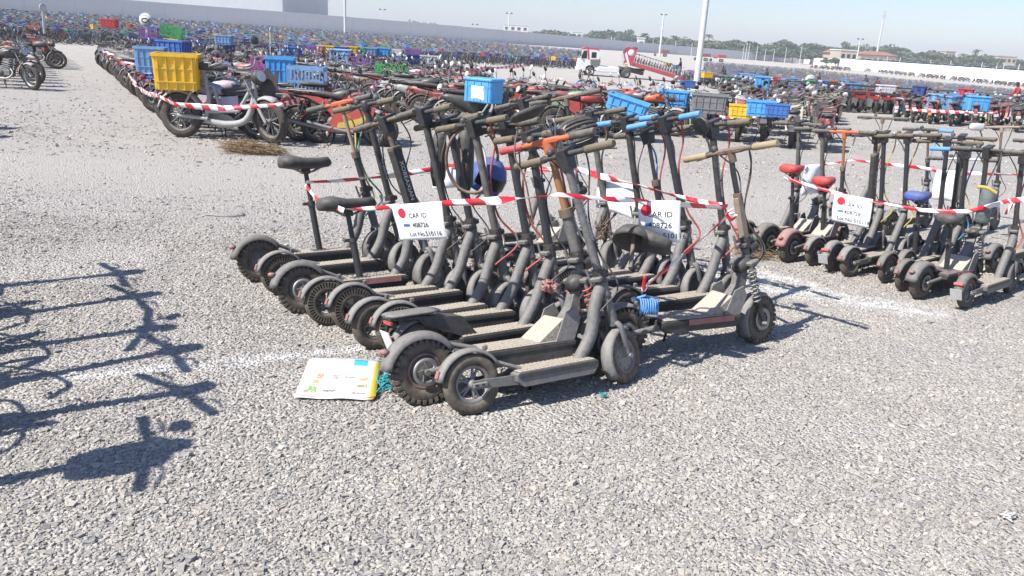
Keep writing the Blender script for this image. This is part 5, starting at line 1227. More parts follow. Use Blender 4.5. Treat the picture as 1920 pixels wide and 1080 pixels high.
for i, px in enumerate((1064, 1089, 1091, 1145, 1150, 1223, 1265, 1296, 1393, 1398, 1403, 1418, 1434, 1450, 1472, 1500)):
    mast(f'thin white post {ordn(i)} from left behind the far wall', px, hor(px) - 12 + rt_.uniform(-4, 6), hor(px) + 10, 300, .12, 'plain', 'fence_post', 'thin posts behind the far wall')
for i, px in enumerate((1644, 1661, 1685, 1742, 1780, 1838, 1866, 1907, 1879)):
    mast('white fence post above the right wall', px, hor(px) - 6 + rt_.uniform(-3, 4), hor(px) + 14, float(np.interp(px, [1601, 1900], [242, 190])), .12, 'plain', 'fence_post', 'white fence posts above the right wall')
def round_sign(label, px, py, y, rpx, text=None, zb=None, wide=1.0, yaw=0):
    c = RAY(px, py, y); zb = float(hz(c.x, y)); H = c.z - zb; r_ = rpx * y / F_PX
    t = thing('row_sign', label, 'sign', (c.x, y, zb), (0, R(3), R(yaw))); m = MB(); m.box((0, .02, (H - r_) / 2), (.09, .03, H - r_ * .8), 'pole_white', ch=.006); m.build('post', t)
    m = MB(); m.lathe([(.002, -.012), (r_, -.012), (r_, .012), (.002, .012)], (0, 0, H), 'white_plastic', 28); d_ = m.build('disc', t)
    if text:
        o = link('lettering', text_mesh(text, r_ * .95, 'ink', bold=.012), d_); o.location = (0, -.014, H - r_ * .12); o.rotation_euler = (R(90), 0, 0)
        m = MB(); m.add([(-r_ * .12, -.0135, H + r_ * .55), (r_ * .12, -.0135, H + r_ * .55), (0, -.0135, H + r_ * .8)], [(0, 1, 2)], 'orange_paint'); m.build('emblem', d_)
        o.data.name = 'lettering'
    return t
round_sign('white round sign lettered CX on a white post', 269, 37, 33, 12, 'CX')
round_sign('white round sign lettered CR on a white post', 1517, 150, 44, 9.5, 'CR')
round_sign('blank white round sign seen edge-on at upper left', 76, 14, 34, 7, None, yaw=70)
round_sign('thin white row post with narrow plate among the mirrors', 506, 56, 30, 5, None, yaw=78)
# ------------------------------------------------------------------ cars behind the white wall
def car_template():
    t = link('parked_car', None); m = MB()
    m.loft([(-2.15, .62, .6, .2), (-2.05, .62, .8, .3), (-1.2, .64, .86, .36), (.9, .62, .86, .34), (1.8, .58, .82, .28), (2.15, .52, .66, .18)], 'paint', 16, 4); m.build('body', t)
    m = MB(); m.loft([(-1.7, .96, .6, .06), (-1.1, 1.2, .66, .24), (.1, 1.22, .68, .25), (.6, 1.1, .68, .2), (1.05, .94, .62, .05)], 'lens_dark', 16, 4); cb = m.build('windows', t)
    m = MB(); m.loft([(-1.15, 1.42, .5, .03), (-.9, 1.45, .58, .04), (0, 1.46, .6, .04), (.3, 1.43, .52, .03)], 'paint', 14, 4); m.build('roof', t)
    for x in (-1.3, 1.35):
        for sg in (-1, 1): w_ = link('wheel', None, t); m = MB(); m.lathe([(.2, -.1), (.31, -.1), (.33, 0), (.31, .1), (.2, .1)], (x, sg * .78, .33), 'tyre_bike', 18); m.build('tyre', w_); m = MB(); m.lathe([(.004, sg * .08), (.1, sg * .09), (.2, sg * .06)], (x, sg * .78, .33), 'alu', 14); m.build('rim', w_)
    for sg in (-1, 1): m = MB(); m.box((2.05, sg * .55, .62), (.12, .3, .12), 'mirror', ch=.03); m.build('headlight', t)
    return t
ct = car_template(); first = True
def wall_y(px): return float(np.interp(px, [q[0] for q in WRX], [q.y for q in WR]))
def wall_top(px): return float(np.interp(px, [1576, 1900, 2150], [113.5, 136, 153]))
for i in range(15):
    px = 1622 + i * 20.5 + rt_.uniform(-4, 4); y = wall_y(px) * 1.05 + rt_.uniform(2, 8); c = ct if first else copy_tree(ct); first = False
    q = RAY(px, wall_top(px) - 2.0, y); c.location = (q.x, y, q.z - .75); c.rotation_euler = (0, 0, R(rt_.uniform(150, 210))); paint_tree(c, rt_.choice([(.62, .62, .61), (.5, .5, .5), (.35, .35, .37), (.65, .63, .58), (.15, .16, .18)]))
    tag(c, f'dusty car {ordn(i)} from left beyond the white wall', 'car', 'cars parked beyond the white wall')
# raised ground the cars stand on
m = MB(); top_ = []
for px in (1590, 1700, 1800, 1900, 2100):
    y = wall_y(px) * 1.03; q = RAY(px, wall_top(px) - 2.0, y); d_ = Vector((q.x, q.y, 0)).normalized()
    top_ += [(q.x, y, q.z - .78), (q.x + d_.x * 90, y + d_.y * 90, q.z - .2), (q.x, y, -8)]
for k_ in range(4):
    b_3 = 3 * k_; m.add([top_[b_3], top_[b_3 + 3], top_[b_3 + 4], top_[b_3 + 1]], [(0, 1, 2, 3)], 'gravel_ground'); m.add([top_[b_3], top_[b_3 + 3], top_[b_3 + 5], top_[b_3 + 2]], [(0, 1, 2, 3)], 'gravel_ground')
tag(m.build('car_terrace'), 'raised terrace of bare ground with parked cars', None, None, 'structure')

# ------------------------------------------------------------------ tow truck
def tow_truck():
    fr, rr_ = P(1104, 141), P(1170, 146); ax = (rr_ - fr); ax.z = 0; L = ax.length; yaw = math.atan2(-ax.y, -ax.x)
    t = thing('tow_truck', 'white and red flatbed tow truck with bed tilted down to the right', 'truck', rr_, (0, 0, yaw)); wb = 3.0; s_ = L / wb
    t.scale = (1.0 * s_, 1.0 * s_, 1.0 * s_) if .7 < s_ < 1.3 else (1, 1, 1)
    # x forward (picture left), rear axle at 0
    m = MB(); m.prism([(2.35, .55), (2.35, 2.05), (2.5, 2.28), (3.55, 2.3), (3.78, 2.2), (3.98, 1.35), (4.05, .8), (4.05, .45), (3.45, .45), (3.42, .75), (3.2, .9), (2.9, .9), (2.68, .75), (2.65, .55)], -1.0, 1.0, 'truck_white'); cab = m.build('cab', t)
    m = MB(); m.prism([(2.36, 2.04), (2.5, 2.29), (3.55, 2.31), (3.79, 2.21), (3.80, 2.1), (3.5, 2.16), (2.6, 2.14)], -1.01, 1.01, 'truck_red'); m.prism([(3.28, 2.2), (3.42, 2.2), (3.3, 1.35), (3.14, 1.35)], -1.012, 1.012, 'truck_red'); m.build('roof_trim', cab)
    m = MB(); m.add([(3.82, -.88, 2.1), (3.82, .88, 2.1), (3.99, .9, 1.4), (3.99, -.9, 1.4)], [(0, 1, 2, 3)], 'lens_dark'); m.build('windscreen', cab)
    for sg in (-1, 1):
        m = MB(); m.prism([(3.42, 2.05), (3.7, 2.02), (3.86, 1.42), (3.38, 1.42)], sg * 1.005 - .01, sg * 1.005 + .01, 'lens_dark'); m.build('door_window', cab)
        m = MB(); m.prism([(2.62, 1.95), (3.02, 1.95), (3.02, 1.5), (2.62, 1.5)], sg * 1.005 - .01, sg * 1.005 + .01, 'lens_dark'); m.build('crew_window', cab)
        m = MB(); m.prism([(2.36, 1.4), (3.1, 1.36), (3.05, .95), (2.6, .75), (2.36, .75)], sg * 1.006 - .006, sg * 1.006 + .006, 'dusty_grey'); m.build('lower_panel', cab)
        m = MB(); m.box((3.95, sg * 1.15, 1.75), (.1, .16, .4), 'black_plastic', ch=.03); m.build('mirror', cab)
        m = MB(); m.box((4.05, sg * .7, .95), (.06, .34, .18), 'mirror', ch=.03); m.build('headlight', cab)
        m = MB(); m.box((1.55, sg * .98, .62), (1.9, .14, .46), 'truck_white', ch=.12); m.build('side_guard', t)
    m = MB(); m.box((4.08, 0, .55), (.12, 1.95, .28), 'truck_white', ch=.04); m.build('bumper', t)
    m = MB()
    for sg in (-1, 1): m.box((1.0, sg * .42, .72), (5.2, .1, .2), 'black_plastic')
    for x in (-1.3, -.2, 1, 2.2): m.box((x, 0, .72), (.1, .8, .14), 'black_plastic')
    m.build('chassis', t)
    for x, dual in ((3.05, False), (0, True)):
        for sg in (-1, 1):
            w_ = link('wheel', None, t); m = MB()
            for o_ in ((0, -.24) if dual else (0,)): m.lathe([(.2, -.11), (.34, -.11), (.38, -.06), (.39, 0), (.38, .06), (.34, .11), (.2, .11)], (x, sg * (.88 + o_), .39), 'tyre_bike', 22)
            m.build('tyre', w_); m = MB(); m.lathe([(.01, sg * .03), (.08, sg * .04), (.15, -sg * .01), (.21, sg * .09)], (x, sg * .9, .39), 'rim_grey', 16); m.build('rim', w_)
    # bed: slid back and tilted, low end on the ground
    B = Matrix.Translation((-.55, 0, 1.16)) @ Matrix.Rotation(R(-12.5), 4, 'Y')
    m = MB(); m.X = B; m.box((-2.1, 0, -.08), (5.0, 2.15, .1), 'truck_white')
    for sg in (-1, 1): m.box((-2.05, sg * 1.1, .02), (5.2, .08, .3), 'truck_red', ch=.02)
    bed = m.build('flat_bed', t)
    for sg in (-1, 1):
        m = MB(); m.X = B; m.prism([(.45, -.3), (.95, .55), (.75, 1.15), (.4, 1.3), (.12, 1.2), (.1, .25), (.0, .0)], sg * 1.12 - .05, sg * 1.12 + .05, 'truck_red'); m.prism([(.4, -.34), (.98, .56), (.9, .8), (.28, -.22)], sg * 1.12 - .056, sg * 1.12 + .056, 'truck_white'); m.build('headboard_wing', bed)
        m = MB(); m.X = B; m.lathe([(.002, sg * 1.176), (.26, sg * 1.176), (.26, sg * 1.16)], (.5, 0, .82), 'ink_white', 18); m.build('emblem', bed)
    m = MB(); m.X = B
    for z_ in (.2, 1.2): m.box((.2, 0, z_), (.08, 2.2, .08), 'black_plastic')
    for y_ in (-.5, 0, .5): m.box((.2, y_, .7), (.05, .05, 1.0), 'black_plastic')
    m.build('headboard_frame', bed)
    m = MB(); m.X = B; m.box((.15, 0, 1.3), (.25, 1.3, .14), 'black_plastic', ch=.04); m.build('light_bar', bed)
    m = MB(); m.box((-.65, -1.0, .72), (1.1, .02, .26), 'cable_yellow', Matrix.Rotation(R(-12), 3, 'Y')); m.build('hazard_strip', t)
    m = MB(); m.box((-.5, 0, .62), (2.0, 1.6, .3), 'black_plastic', Matrix.Rotation(R(-10), 3, 'Y'), ch=.05); m.build('underbody', t)
    return t, yaw
TR, tyaw = tow_truck()
bpy.context.view_layer.update(); TW = Matrix.Translation(TR.location) @ Matrix.Rotation(tyaw, 4, 'Z') @ Matrix.Scale(TR.scale[0], 4)
Bm = TW @ Matrix.Translation((-.55, 0, 1.16)) @ Matrix.Rotation(R(-12.5), 4, 'Y')
for i in range(17):
    q = Bm @ Vector((-.2 - i * .245, .1, -.02)); vehicle('bicycle', i % 2, q, tyaw + R(80), rs.choice([(.03, .03, .03), (.05, .2, .5), (.3, .03, .03)]), f'bicycle {ordn(i)} from the headboard on the tow truck bed', 'bicycles on the tow truck', 8, parts=False)
crate('ribbed', 'yellow', Bm @ Vector((-3.1, -.5, .62)), (0, 0, 1), 'yellow crate on a bicycle on the tow truck bed', 'crates on the tow truck')
crate('ribbed', 'pale blue', Bm @ Vector((-3.8, -.5, .62)), (0, 0, 1), 'pale blue crate on a bicycle on the tow truck bed', 'crates on the tow truck')
# ------------------------------------------------------------------ people
def person(label, loc, yaw, top, legs, bend=0.0, arms='down', hood=None, hair=(.02, .018, .016)):
    """one continuous skinned body, 1.74 m; faces +x"""
    sb = math.sin(bend); cb = math.cos(bend)
    hip = Vector((0, 0, .93)); T = lambda d, s_=0: hip + Vector((sb * d, s_, cb * d))
    V = [hip, T(.22), T(.42), T(.52), T(.60) + Vector((.01, 0, 0)), T(.72) + Vector((.03, 0, 0)), T(.82) + Vector((.03, 0, 0))]
    Rr = [(.15, .11), (.145, .105), (.16, .11), (.075, .075), (.055, .055), (.085, .1), (.06, .07)]; E = [(i, i + 1) for i in range(6)]
    for sg in (-1, 1):
        b = len(V); V += [T(.46, sg * .19)]; Rr += [(.065, .065)]; E += [(2, b)]
        if arms == 'down': ch = [T(.2, sg * .25), T(-.03, sg * .25) + Vector((.08, 0, 0)), T(-.12, sg * .24) + Vector((.11, 0, 0))]
        else: ch = [T(.22, sg * .24) + Vector((.12, 0, 0)), T(.16, sg * .2) + Vector((.34, 0, 0)), T(.15, sg * .18) + Vector((.44, 0, 0))]
        for j, p in enumerate(ch): V.append(p); Rr.append([(.05, .05), (.036, .036), (.045, .03)][j]); E.append((b + j, b + j + 1))
        b = len(V); V += [Vector((0, sg * .1, .86)), Vector((.03, sg * .11, .48)), Vector((-.02, sg * .12, .09)), Vector((.1, sg * .13, .05))]; Rr += [(.095, .09), (.062, .062), (.045, .05), (.04, .03)]; E += [(0, b), (b, b + 1), (b + 1, b + 2), (b + 2, b + 3)]
    me = bpy.data.meshes.new('body'); me.from_pydata([tuple(v) for v in V], E, []); ob = bpy.data.objects.new('tmp', me); COL.objects.link(ob)
    sk = ob.modifiers.new('s', 'SKIN'); sk.use_smooth_shade = True
    for i, r_ in enumerate(Rr): me.skin_vertices[0].data[i].radius = r_
    me.skin_vertices[0].data[0].use_root = True
    ob.modifiers.new('u', 'SUBSURF').levels = 1
    dg = bpy.context.evaluated_depsgraph_get(); dg.update(); out = bpy.data.meshes.new_from_object(ob.evaluated_get(dg)); bpy.data.objects.remove(ob)
    out.materials.clear()
    def cm(c):
        k_ = 'cloth_%02d_%02d_%02d' % tuple(int(v * 99) for v in c); return mat(k_, c, .85, .15)
    skin = mat('skin', (.2, .11, .07), .6, .1)
    for mm in (cm(top), cm(legs), skin, cm(hood or hair), M['black_plastic']): out.materials.append(mm)
    hd = T(.74) + Vector((.03, 0, 0)); hands = [V[10], V[18]] if len(V) > 18 else []
    for p in out.polygons:
        c = p.center; d = (c - hip).dot(Vector((sb, 0, cb)))
        if d > .56: p.material_index = 3 if (c - hd).dot(Vector((cb, 0, -sb))) < .03 or d > .84 else 2
        elif c.z < .11: p.material_index = 4
        elif d < .02 and c.z < .93 and abs(c.y) < .2: p.material_index = 1
        elif abs(c.y) > .2 and d < .02: p.material_index = 2
        else: p.material_index = 0
    o = link('person', out); o.location = loc; o.rotation_euler = (0, 0, yaw); return tag(o, label, 'person', None)
m_ = P(1281, 159); mp = Bm @ Vector((-4.45, -.75, -.03)); person('man in dark clothes standing at the low end of the tow truck bed', mp, R(160), (.012, .014, .02), (.012, .013, .016), .12, 'fwd')
def stand(label, px, pyh, y, *a, **k):
    """head top seen at px,pyh at depth y"""
    q = RAY(px, pyh, y); z = float(hz(q.x, y)); return person(label, (q.x, y, z), *a, **k)
stand('man in dark blue jacket bending over crates behind the white mast', 1362, 121, 66, R(200), (.012, .018, .05), (.015, .015, .02), .35, 'fwd')
stand('person in black among the green and yellow crates', 1441, 131, 72, R(180), (.012, .012, .018), (.015, .015, .02), .2, 'fwd')
stand('person in black right of the CR sign', 1537, 138, 66, R(190), (.012, .012, .015), (.012, .012, .015))
stand('man in dark red hooded top walking among the right bicycles', 1649, 142, 64, R(185), (.16, .012, .02), (.03, .025, .03), .15, 'fwd', (.12, .03, .02))
stand('small figure in purple left of the man in dark red', 1627, 148, 82, R(185), (.08, .03, .1), (.03, .025, .03), .3, 'fwd')
stand('person in red top and black cap near the right edge', 1913, 166, 40, R(170), (.45, .02, .03), (.02, .02, .02), .2, 'fwd')
# cargo trikes parked by the far wall
def cargo_trike(label, px, py, col):
    t = thing('cargo_trike', label, 'trike', P(px, py), (0, 0, R(190)), 'cargo trikes by the far wall')
    m = MB(); m.box((-.7, 0, .85), (1.7, 1.2, .08), 'paint'); m.box((-.7, .6, 1.15), (1.7, .05, .55), 'paint'); m.box((-.7, -.6, 1.15), (1.7, .05, .55), 'paint'); m.box((.14, 0, 1.15), (.05, 1.2, .55), 'paint'); m.box((-1.54, 0, 1.15), (.05, 1.2, .55), 'paint'); m.build('cargo_box', t)
    m = MB(); m.loft([(.2, .75, .1, .1), (.4, .85, .16, .18), (.8, .8, .14, .14), (1.0, .8, .08, .1)], 'paint', 12); m.build('body', t)
    m = MB(); m.tube([(1.5, 0, .32), (1.2, 0, 1.15)], .04, 'steel', 8); m.tube([(1.1, -.4, 1.25), (1.2, 0, 1.15), (1.1, .4, 1.25)], .02, 'steel', 6); m.build('fork', t)
    for c_ in ((1.5, 0, .32), (-.8, .5, .32), (-.8, -.5, .32)): m = MB(); m.lathe([(.1, -.05), (.28, -.06), (.32, 0), (.28, .06), (.1, .05)], c_, 'tyre_bike', 18); m.build('wheel', t)
    paint_tree(t, col)
for px, py, c, lab in ((1240, 106, (.3, .05, .03), 'rusty red cargo trike far behind the tow truck'), (1316, 114, (.3, .03, .03), 'dark red cargo trike just right of the white mast'), (1345, 116, (.5, .03, .03), 'bright red cargo trike farther right of the white mast')): cargo_trike(lab, px, py, c)
# ------------------------------------------------------------------ hazy air over the whole place
hm = bpy.data.materials.new('haze'); hm.use_nodes = True; hn = hm.node_tree; hn.nodes.remove(hn.nodes['Principled BSDF'])
pv = hn.nodes.new('ShaderNodeVolumePrincipled'); pv.inputs['Color'].default_value = (.93, .96, 1.0, 1); pv.inputs['Density'].default_value = .0008; pv.inputs['Anisotropy'].default_value = 0.0
hn.links.new(pv.outputs[0], hn.nodes['Material Output'].inputs['Volume'])
m = MB(); m.box((0, 900, 12), (3100, 2060, 44), hm); tag(m.build('haze'), 'thin pale haze in the air over the yard', 'haze', None, 'stuff')
# ------------------------------------------------------------------ barricade tape
def tape_material():
    m, nt, b = _new('barricade_tape')
    uv = nt.nodes.new('ShaderNodeUVMap'); s = nt.nodes.new('ShaderNodeSeparateXYZ'); nt.links.new(uv.outputs[0], s.inputs[0])
    u = math_n(nt, 'MULTIPLY_ADD', s.outputs[1], 0.05, s.outputs[0]); u = math_n(nt, 'MULTIPLY_ADD', noise(nt, 4, 2), 0.09, u)
    fr = math_n(nt, 'FRACT', math_n(nt, 'MULTIPLY', u, 1 / 0.24)); st = math_n(nt, 'GREATER_THAN', fr, 0.5)
    c = mix(nt, st, (0.82, 0.81, 0.80), (0.66, 0.02, 0.035)); n = noise(nt, 12)
    c = mix(nt, math_n(nt, 'MULTIPLY', ramp(nt, n, .45, .8), .3), c, (0.45, 0.4, 0.35))
    nt.links.new(c, b.inputs['Base Color']); b.inputs['Roughness'].default_value = 0.35
    MATS['tape'] = m
tape_material()
def tape(label, pts, w=.05, sag=.03, twist=0.25, seed=0, group='red and white barricade tape'):
    rr = random.Random(seed); line = []
    for a, b in zip(pts[:-1], pts[1:]):
        a, b = Vector(a), Vector(b); L = (b - a).length; n = max(6, int(L / .05))
        for i in range(n):
            t = i / n; p = a.lerp(b, t); p.z -= sag * 4 * t * (1 - t) * L; line.append(p)
    line.append(Vector(pts[-1])); vs = []; us = []; s = 0; ph = rr.random() * 6; ph2 = rr.random() * 6
    for i, p in enumerate(line):
        if i: s += (p - line[i - 1]).length
        d = (line[min(i + 1, len(line) - 1)] - line[max(i - 1, 0)]).normalized()
        a = twist * (math.sin(s * 2.1 + ph) * 1.2 + math.sin(s * 4.7 + ph2) * .8 + .5 * math.sin(s * 11 + ph)); side = d.cross(Vector((0, 0, 1))).normalized()
        wv = (Vector((0, 0, 1)) * math.cos(a) + side * math.sin(a)) * (w / 2) * (0.8 + .2 * math.sin(s * 3.3 + ph2))
        vs += [p - wv, p + side * .009 * math.sin(s * 9) + Vector((0, 0, .004 * math.sin(s * 17 + ph))), p + wv]; us += [(s, 0), (s, .5), (s, 1)]
    fs = []
    for i in range(len(line) - 1): fs += [(3 * i, 3 * i + 3, 3 * i + 4, 3 * i + 1), (3 * i + 1, 3 * i + 4, 3 * i + 5, 3 * i + 2)]
    me = bpy.data.meshes.new('barricade_tape'); me.from_pydata([tuple(v) for v in vs], [], fs); me.materials.append(MATS['tape'])
    ul = me.uv_layers.new(name='UVMap')
    for lp in me.loops: ul.data[lp.index].uv = us[lp.vertex_index]
    me.polygons.foreach_set('use_smooth', [True] * len(fs))
    o = link('barricade_tape', me); md = o.modifiers.new('thickness', 'SOLIDIFY'); md.thickness = .0008
    return tag(o, label, 'barricade tape', group)
# ------------------------------------------------------------------ tape, notices, litter, loose things
GT = 'tape round the left block'; GT2 = 'tape round the right block'; GT3 = 'tape along the motorcycle rows'
A1 = RAY(652, 393, 4.62); A2 = RAY(742, 386, 4.3); A3 = RAY(848, 380, 4.1); A4 = RAY(1046, 364, 3.55); A5 = RAY(1200, 375, 3.95); A6 = RAY(1285, 384, 4.2); A7 = RAY(1362, 388, 4.42)
tape('front tape of the left block running from the low saddle past both notices', [A1, A2, A3, A4, A5, A6, A7], .044, .01, .8, 3, GT)
B1 = RAY(574, 342, 5.25); tape('back tape of the left block behind the stems', [B1, RAY(720, 331, 5.7), RAY(845, 310, 6.2), RAY(1085, 318, 6.0), RAY(1200, 348, 5.4), RAY(1352, 386, 4.47)], .045, .008, .55, 8, GT)
tape('short tape from tall saddle post to low saddle', [RAY(572, 346, 5.24), RAY(592, 372, 4.95), RAY(645, 395, 4.64)], .035, .0, .4, 5, GT)
tape('tape slanting down from the tan stem to the blue coil', [RAY(1366, 402, 4.4), RAY(1290, 470, 4.2), RAY(1213, 533, 4.0)], .05, .01, .35, 12, GT)
tape('knotted loose tape end on the tan stem', [RAY(1366, 398, 4.38), RAY(1385, 404, 4.36), RAY(1372, 412, 4.36), RAY(1360, 402, 4.36), RAY(1374, 392, 4.36)], .03, .0, .9, 2, GT)
tape('white loose tape end hanging by the blue coil', [RAY(1213, 533, 4.0), RAY(1206, 548, 3.99), RAY(1209, 520, 3.98)], .04, 0, .5, 6, GT)
tape('front tape of the right block carrying its notice', [RAY(1470, 334, 6.85), RAY(1552, 357, 6.6), RAY(1634, 377, 6.3), RAY(1729, 394, 6.1), RAY(1815, 397, 5.9), RAY(1891, 376, 5.65), RAY(1960, 370, 5.6)], .038, .008, .5, 9, GT2)
tape('back tape of the right block', [RAY(1490, 315, 7.9), RAY(1600, 300, 8.2), RAY(1715, 313, 8.0), RAY(1782, 323, 7.8), RAY(1950, 328, 7.2)], .038, .006, .5, 10, GT2)
tape('tape knot on the dusty grey scooter at far right', [RAY(1890, 372, 5.62), RAY(1900, 384, 5.6), RAY(1886, 402, 5.6), RAY(1896, 380, 5.6)], .035, 0, .9, 4, GT2)
tape('tape across the grey electric bike', [RAY(292, 178, 11.7), RAY(330, 196, 11.3), RAY(420, 203, 11.15), RAY(530, 196, 11.15), RAY(562, 188, 11.9)], .085, .004, .2, 14, GT3)
tape('tape slanting up from the front motorcycle to the red ones', [RAY(612, 252, 11.6), RAY(655, 200, 12.4), RAY(715, 150, 14.5)], .08, .01, .35, 15, GT3)
tape('tape along the side of the left bikes', [RAY(240, 138, 16.8), RAY(262, 166, 14.4), RAY(292, 178, 11.9)], .09, .01, .4, 16, GT3)
tape('tape under the delivery box', [RAY(870, 186, 15.4), RAY(960, 206, 15), RAY(1010, 214, 14.7)], .07, .005, .3, 17, GT3)
tape('tape across the tail-out motorcycles', [RAY(1235, 205, 17.2), RAY(1330, 218, 16.6), RAY(1420, 220, 15.8), RAY(1470, 212, 15.4)], .08, .01, .35, 18, GT3)
tape('tape over the near right row', [RAY(1700, 205, 24), RAY(1790, 210, 23.4), RAY(1870, 212, 22.8)], .1, .01, .35, 19, GT3)
tape('tape above the packed motorcycles', [RAY(770, 140, 19), RAY(880, 128, 21), RAY(985, 122, 24)], .1, .01, .35, 20, GT3)

def notice(label, c_tl, c_tr, h, nums, lot, yawoff=0, seed=0):
    """sheet hung from two points of the tape"""
    a, b = Vector(c_tl), Vector(c_tr); ux = (b - a); W = ux.length; ux.normalize(); nrm = ux.cross(Vector((0, 0, 1))).normalized()
    if nrm.y > 0: nrm = -nrm
    uz = nrm.cross(ux).normalized(); 
    if uz.z < 0: uz = -uz
    t = thing('lot_notice', label, 'notice', a - uz * h * .5 + ux * W * .5); M4 = Matrix((( ux.x, uz.x, nrm.x, 0), (ux.y, uz.y, nrm.y, 0), (ux.z, uz.z, nrm.z, 0), (0, 0, 0, 1)))
    t.matrix_world = Matrix.Translation(t.location) @ M4
    bend = lambda x, y: .012 * math.sin(x / W * 3.0 + seed) - .02 * (y / h - .5) ** 2 + .006 * math.sin(y / h * 5 + x * 9 + seed)
    n = 12; vs = [(-W / 2 + W * i / n, -h / 2 + h * j / n, bend(-W / 2 + W * i / n, -h / 2 + h * j / n)) for j in range(n + 1) for i in range(n + 1)]
    fs = [(j * (n + 1) + i, j * (n + 1) + i + 1, (j + 1) * (n + 1) + i + 1, (j + 1) * (n + 1) + i) for j in range(n) for i in range(n)]
    m = MB(); m.add(vs, fs, 'paper', True); sh = m.build('sheet', t); md = sh.modifiers.new('t', 'SOLIDIFY'); md.thickness = .0006; md.offset = -1
    def print_(txt, size, x, y, mt_, bold=0.0):
        me = text_mesh(txt, size, mt_, bold=bold)
        for v in me.vertices: v.co.x += x; v.co.y += y; v.co.z = bend(v.co.x, v.co.y) + .0016
        link('lettering', me, sh)
    print_('CAR ID', h * .19, W * .02, h * .17, 'ink', .0003); print_(nums, h * .185, W * .04, -h * .09, 'ink', .0003); print_(lot, h * .18, W * .08, -h * .34, 'ink', .0003)
    m = MB(); r_ = h * .135; q = [(math.cos(i * math.pi / 12) * r_ - W * .3, math.sin(i * math.pi / 12) * r_ + h * .26) for i in range(24)]
    m.add([(x, y, bend(x, y) + .0016) for x, y in q], [tuple(range(24))], 'ink_red'); m.build('red_emblem', sh)
    m = MB()
    for i in range(5): x = -W * .33 + i * W * .028; m.add([(x, -h * .12, bend(x, -h * .1) + .0016), (x + W * .02, -h * .12, bend(x, -h * .1) + .0016), (x + W * .024, -h * .04, bend(x, -h * .04) + .0016), (x + W * .004, -h * .04, bend(x, -h * .04) + .0016)], [(0, 1, 2, 3)], 'ink_blue')
    m.build('blue_mark', sh); return t
notice('white paper notice on the left, lot 510116, hanging before the lettered stem', RAY(734, 384, 4.28), RAY(828, 377, 4.12), .205, '408726', 'Lot No.510116', seed=1)
notice('white paper notice on the right, lot 510116, above the upturned black shell', RAY(1198, 374, 4.03), RAY(1275, 377, 3.93), .218, '408726', 'Lot No.510116', seed=2)
notice('faded white paper notice of the right block', RAY(1567, 361, 6.52), RAY(1636, 374, 6.28), .24, '408728', 'Lot No 510118', seed=3)
def blank_sheet(label, a, b, h, mt_='paper'):
    a, b = Vector(a), Vector(b); m = MB(); n = 8; vs = []
    for j in range(n + 1):
        for i in range(n + 1): p = a.lerp(b, i / n); vs.append((p.x, p.y + .015 * math.sin(i * .8 + j * .5), p.z - h * j / n))
    m.add(vs, [(j * (n + 1) + i, j * (n + 1) + i + 1, (j + 1) * (n + 1) + i + 1, (j + 1) * (n + 1) + i) for j in range(n) for i in range(n)], mt_, True)
    o = m.build('paper_notice'); o.modifiers.new('t', 'SOLIDIFY').thickness = .0006; return tag(o, label, 'notice', 'notices seen from behind')
blank_sheet('back of a white notice among the rear stems of the left block', RAY(1122, 326, 5.9), RAY(1195, 345, 5.5), .25)
blank_sheet('back of a white notice behind the helmet', RAY(812, 316, 6.2), RAY(905, 312, 6.2), .16)
blank_sheet('large blank white notice on the back tape of the right block', RAY(1757, 318, 7.85), RAY(1815, 325, 7.7), .29)
blank_sheet('bluish back of a notice by the lower red saddle', RAY(1510, 310, 7.8), RAY(1545, 306, 7.9), .3)
blank_sheet('white notice stuck on the sky blue delivery box', RAY(884, 160, 13.75), RAY(908, 163, 13.6), .22)
# newspaper lying on the gravel
nm_, nt, b = _new('newsprint'); uvn = nt.nodes.new('ShaderNodeUVMap'); ss_ = nt.nodes.new('ShaderNodeSeparateXYZ'); nt.links.new(uvn.outputs[0], ss_.inputs[0])
def rect(x0, x1, y0, y1):
    f = math_n(nt, 'MULTIPLY', math_n(nt, 'GREATER_THAN', ss_.outputs[0], x0), math_n(nt, 'LESS_THAN', ss_.outputs[0], x1)); f2 = math_n(nt, 'MULTIPLY', math_n(nt, 'GREATER_THAN', ss_.outputs[1], y0), math_n(nt, 'LESS_THAN', ss_.outputs[1], y1)); return math_n(nt, 'MULTIPLY', f, f2)
c = mix(nt, 1.0, (.86, .84, .81), (1, 1, 1), 'MULTIPLY'); ns = noise(nt, 40, 3, .7, vec=uvn.outputs[0])
for (x0, x1, y0, y1, q, sp) in [(.92, 1.0, .0, .93, (.8, .55, .03), 1), (.62, .82, .80, .97, (.05, .5, .6), 1), (.16, .26, .42, .55, (.7, .3, .12), 0), (.13, .22, .28, .38, (.75, .38, .15), 0), (.10, .22, .06, .2, (.2, .45, .08), 0), (.05, .12, .03, .1, (.6, .15, .08), 0), (.37, .46, .42, .54, (.5, .28, .3), 0), (.53, .68, .46, .5, (.35, .15, .15), 0), (.74, .86, .4, .48, (.55, .3, .08), 0), (.72, .87, .22, .3, (.3, .25, .1), 0), (.3, .46, .12, .17, (.2, .15, .15), 0), (.5, .62, .05, .12, (.5, .45, .45), 0), (.68, .86, .05, .1, (.3, .2, .15), 0), (.3, .5, .72, .76, (.3, .32, .35), 0), (.3, .45, .26, .29, (.45, .45, .45), 0), (.36, .5, .95, .98, (.75, .45, .3), 0)]:
    f = rect(x0, x1, y0, y1); f = math_n(nt, 'MULTIPLY', f, ramp(nt, ns, .35, .5) if not sp else ramp(nt, ns, .2, .35)); c = mix(nt, f, c, q)
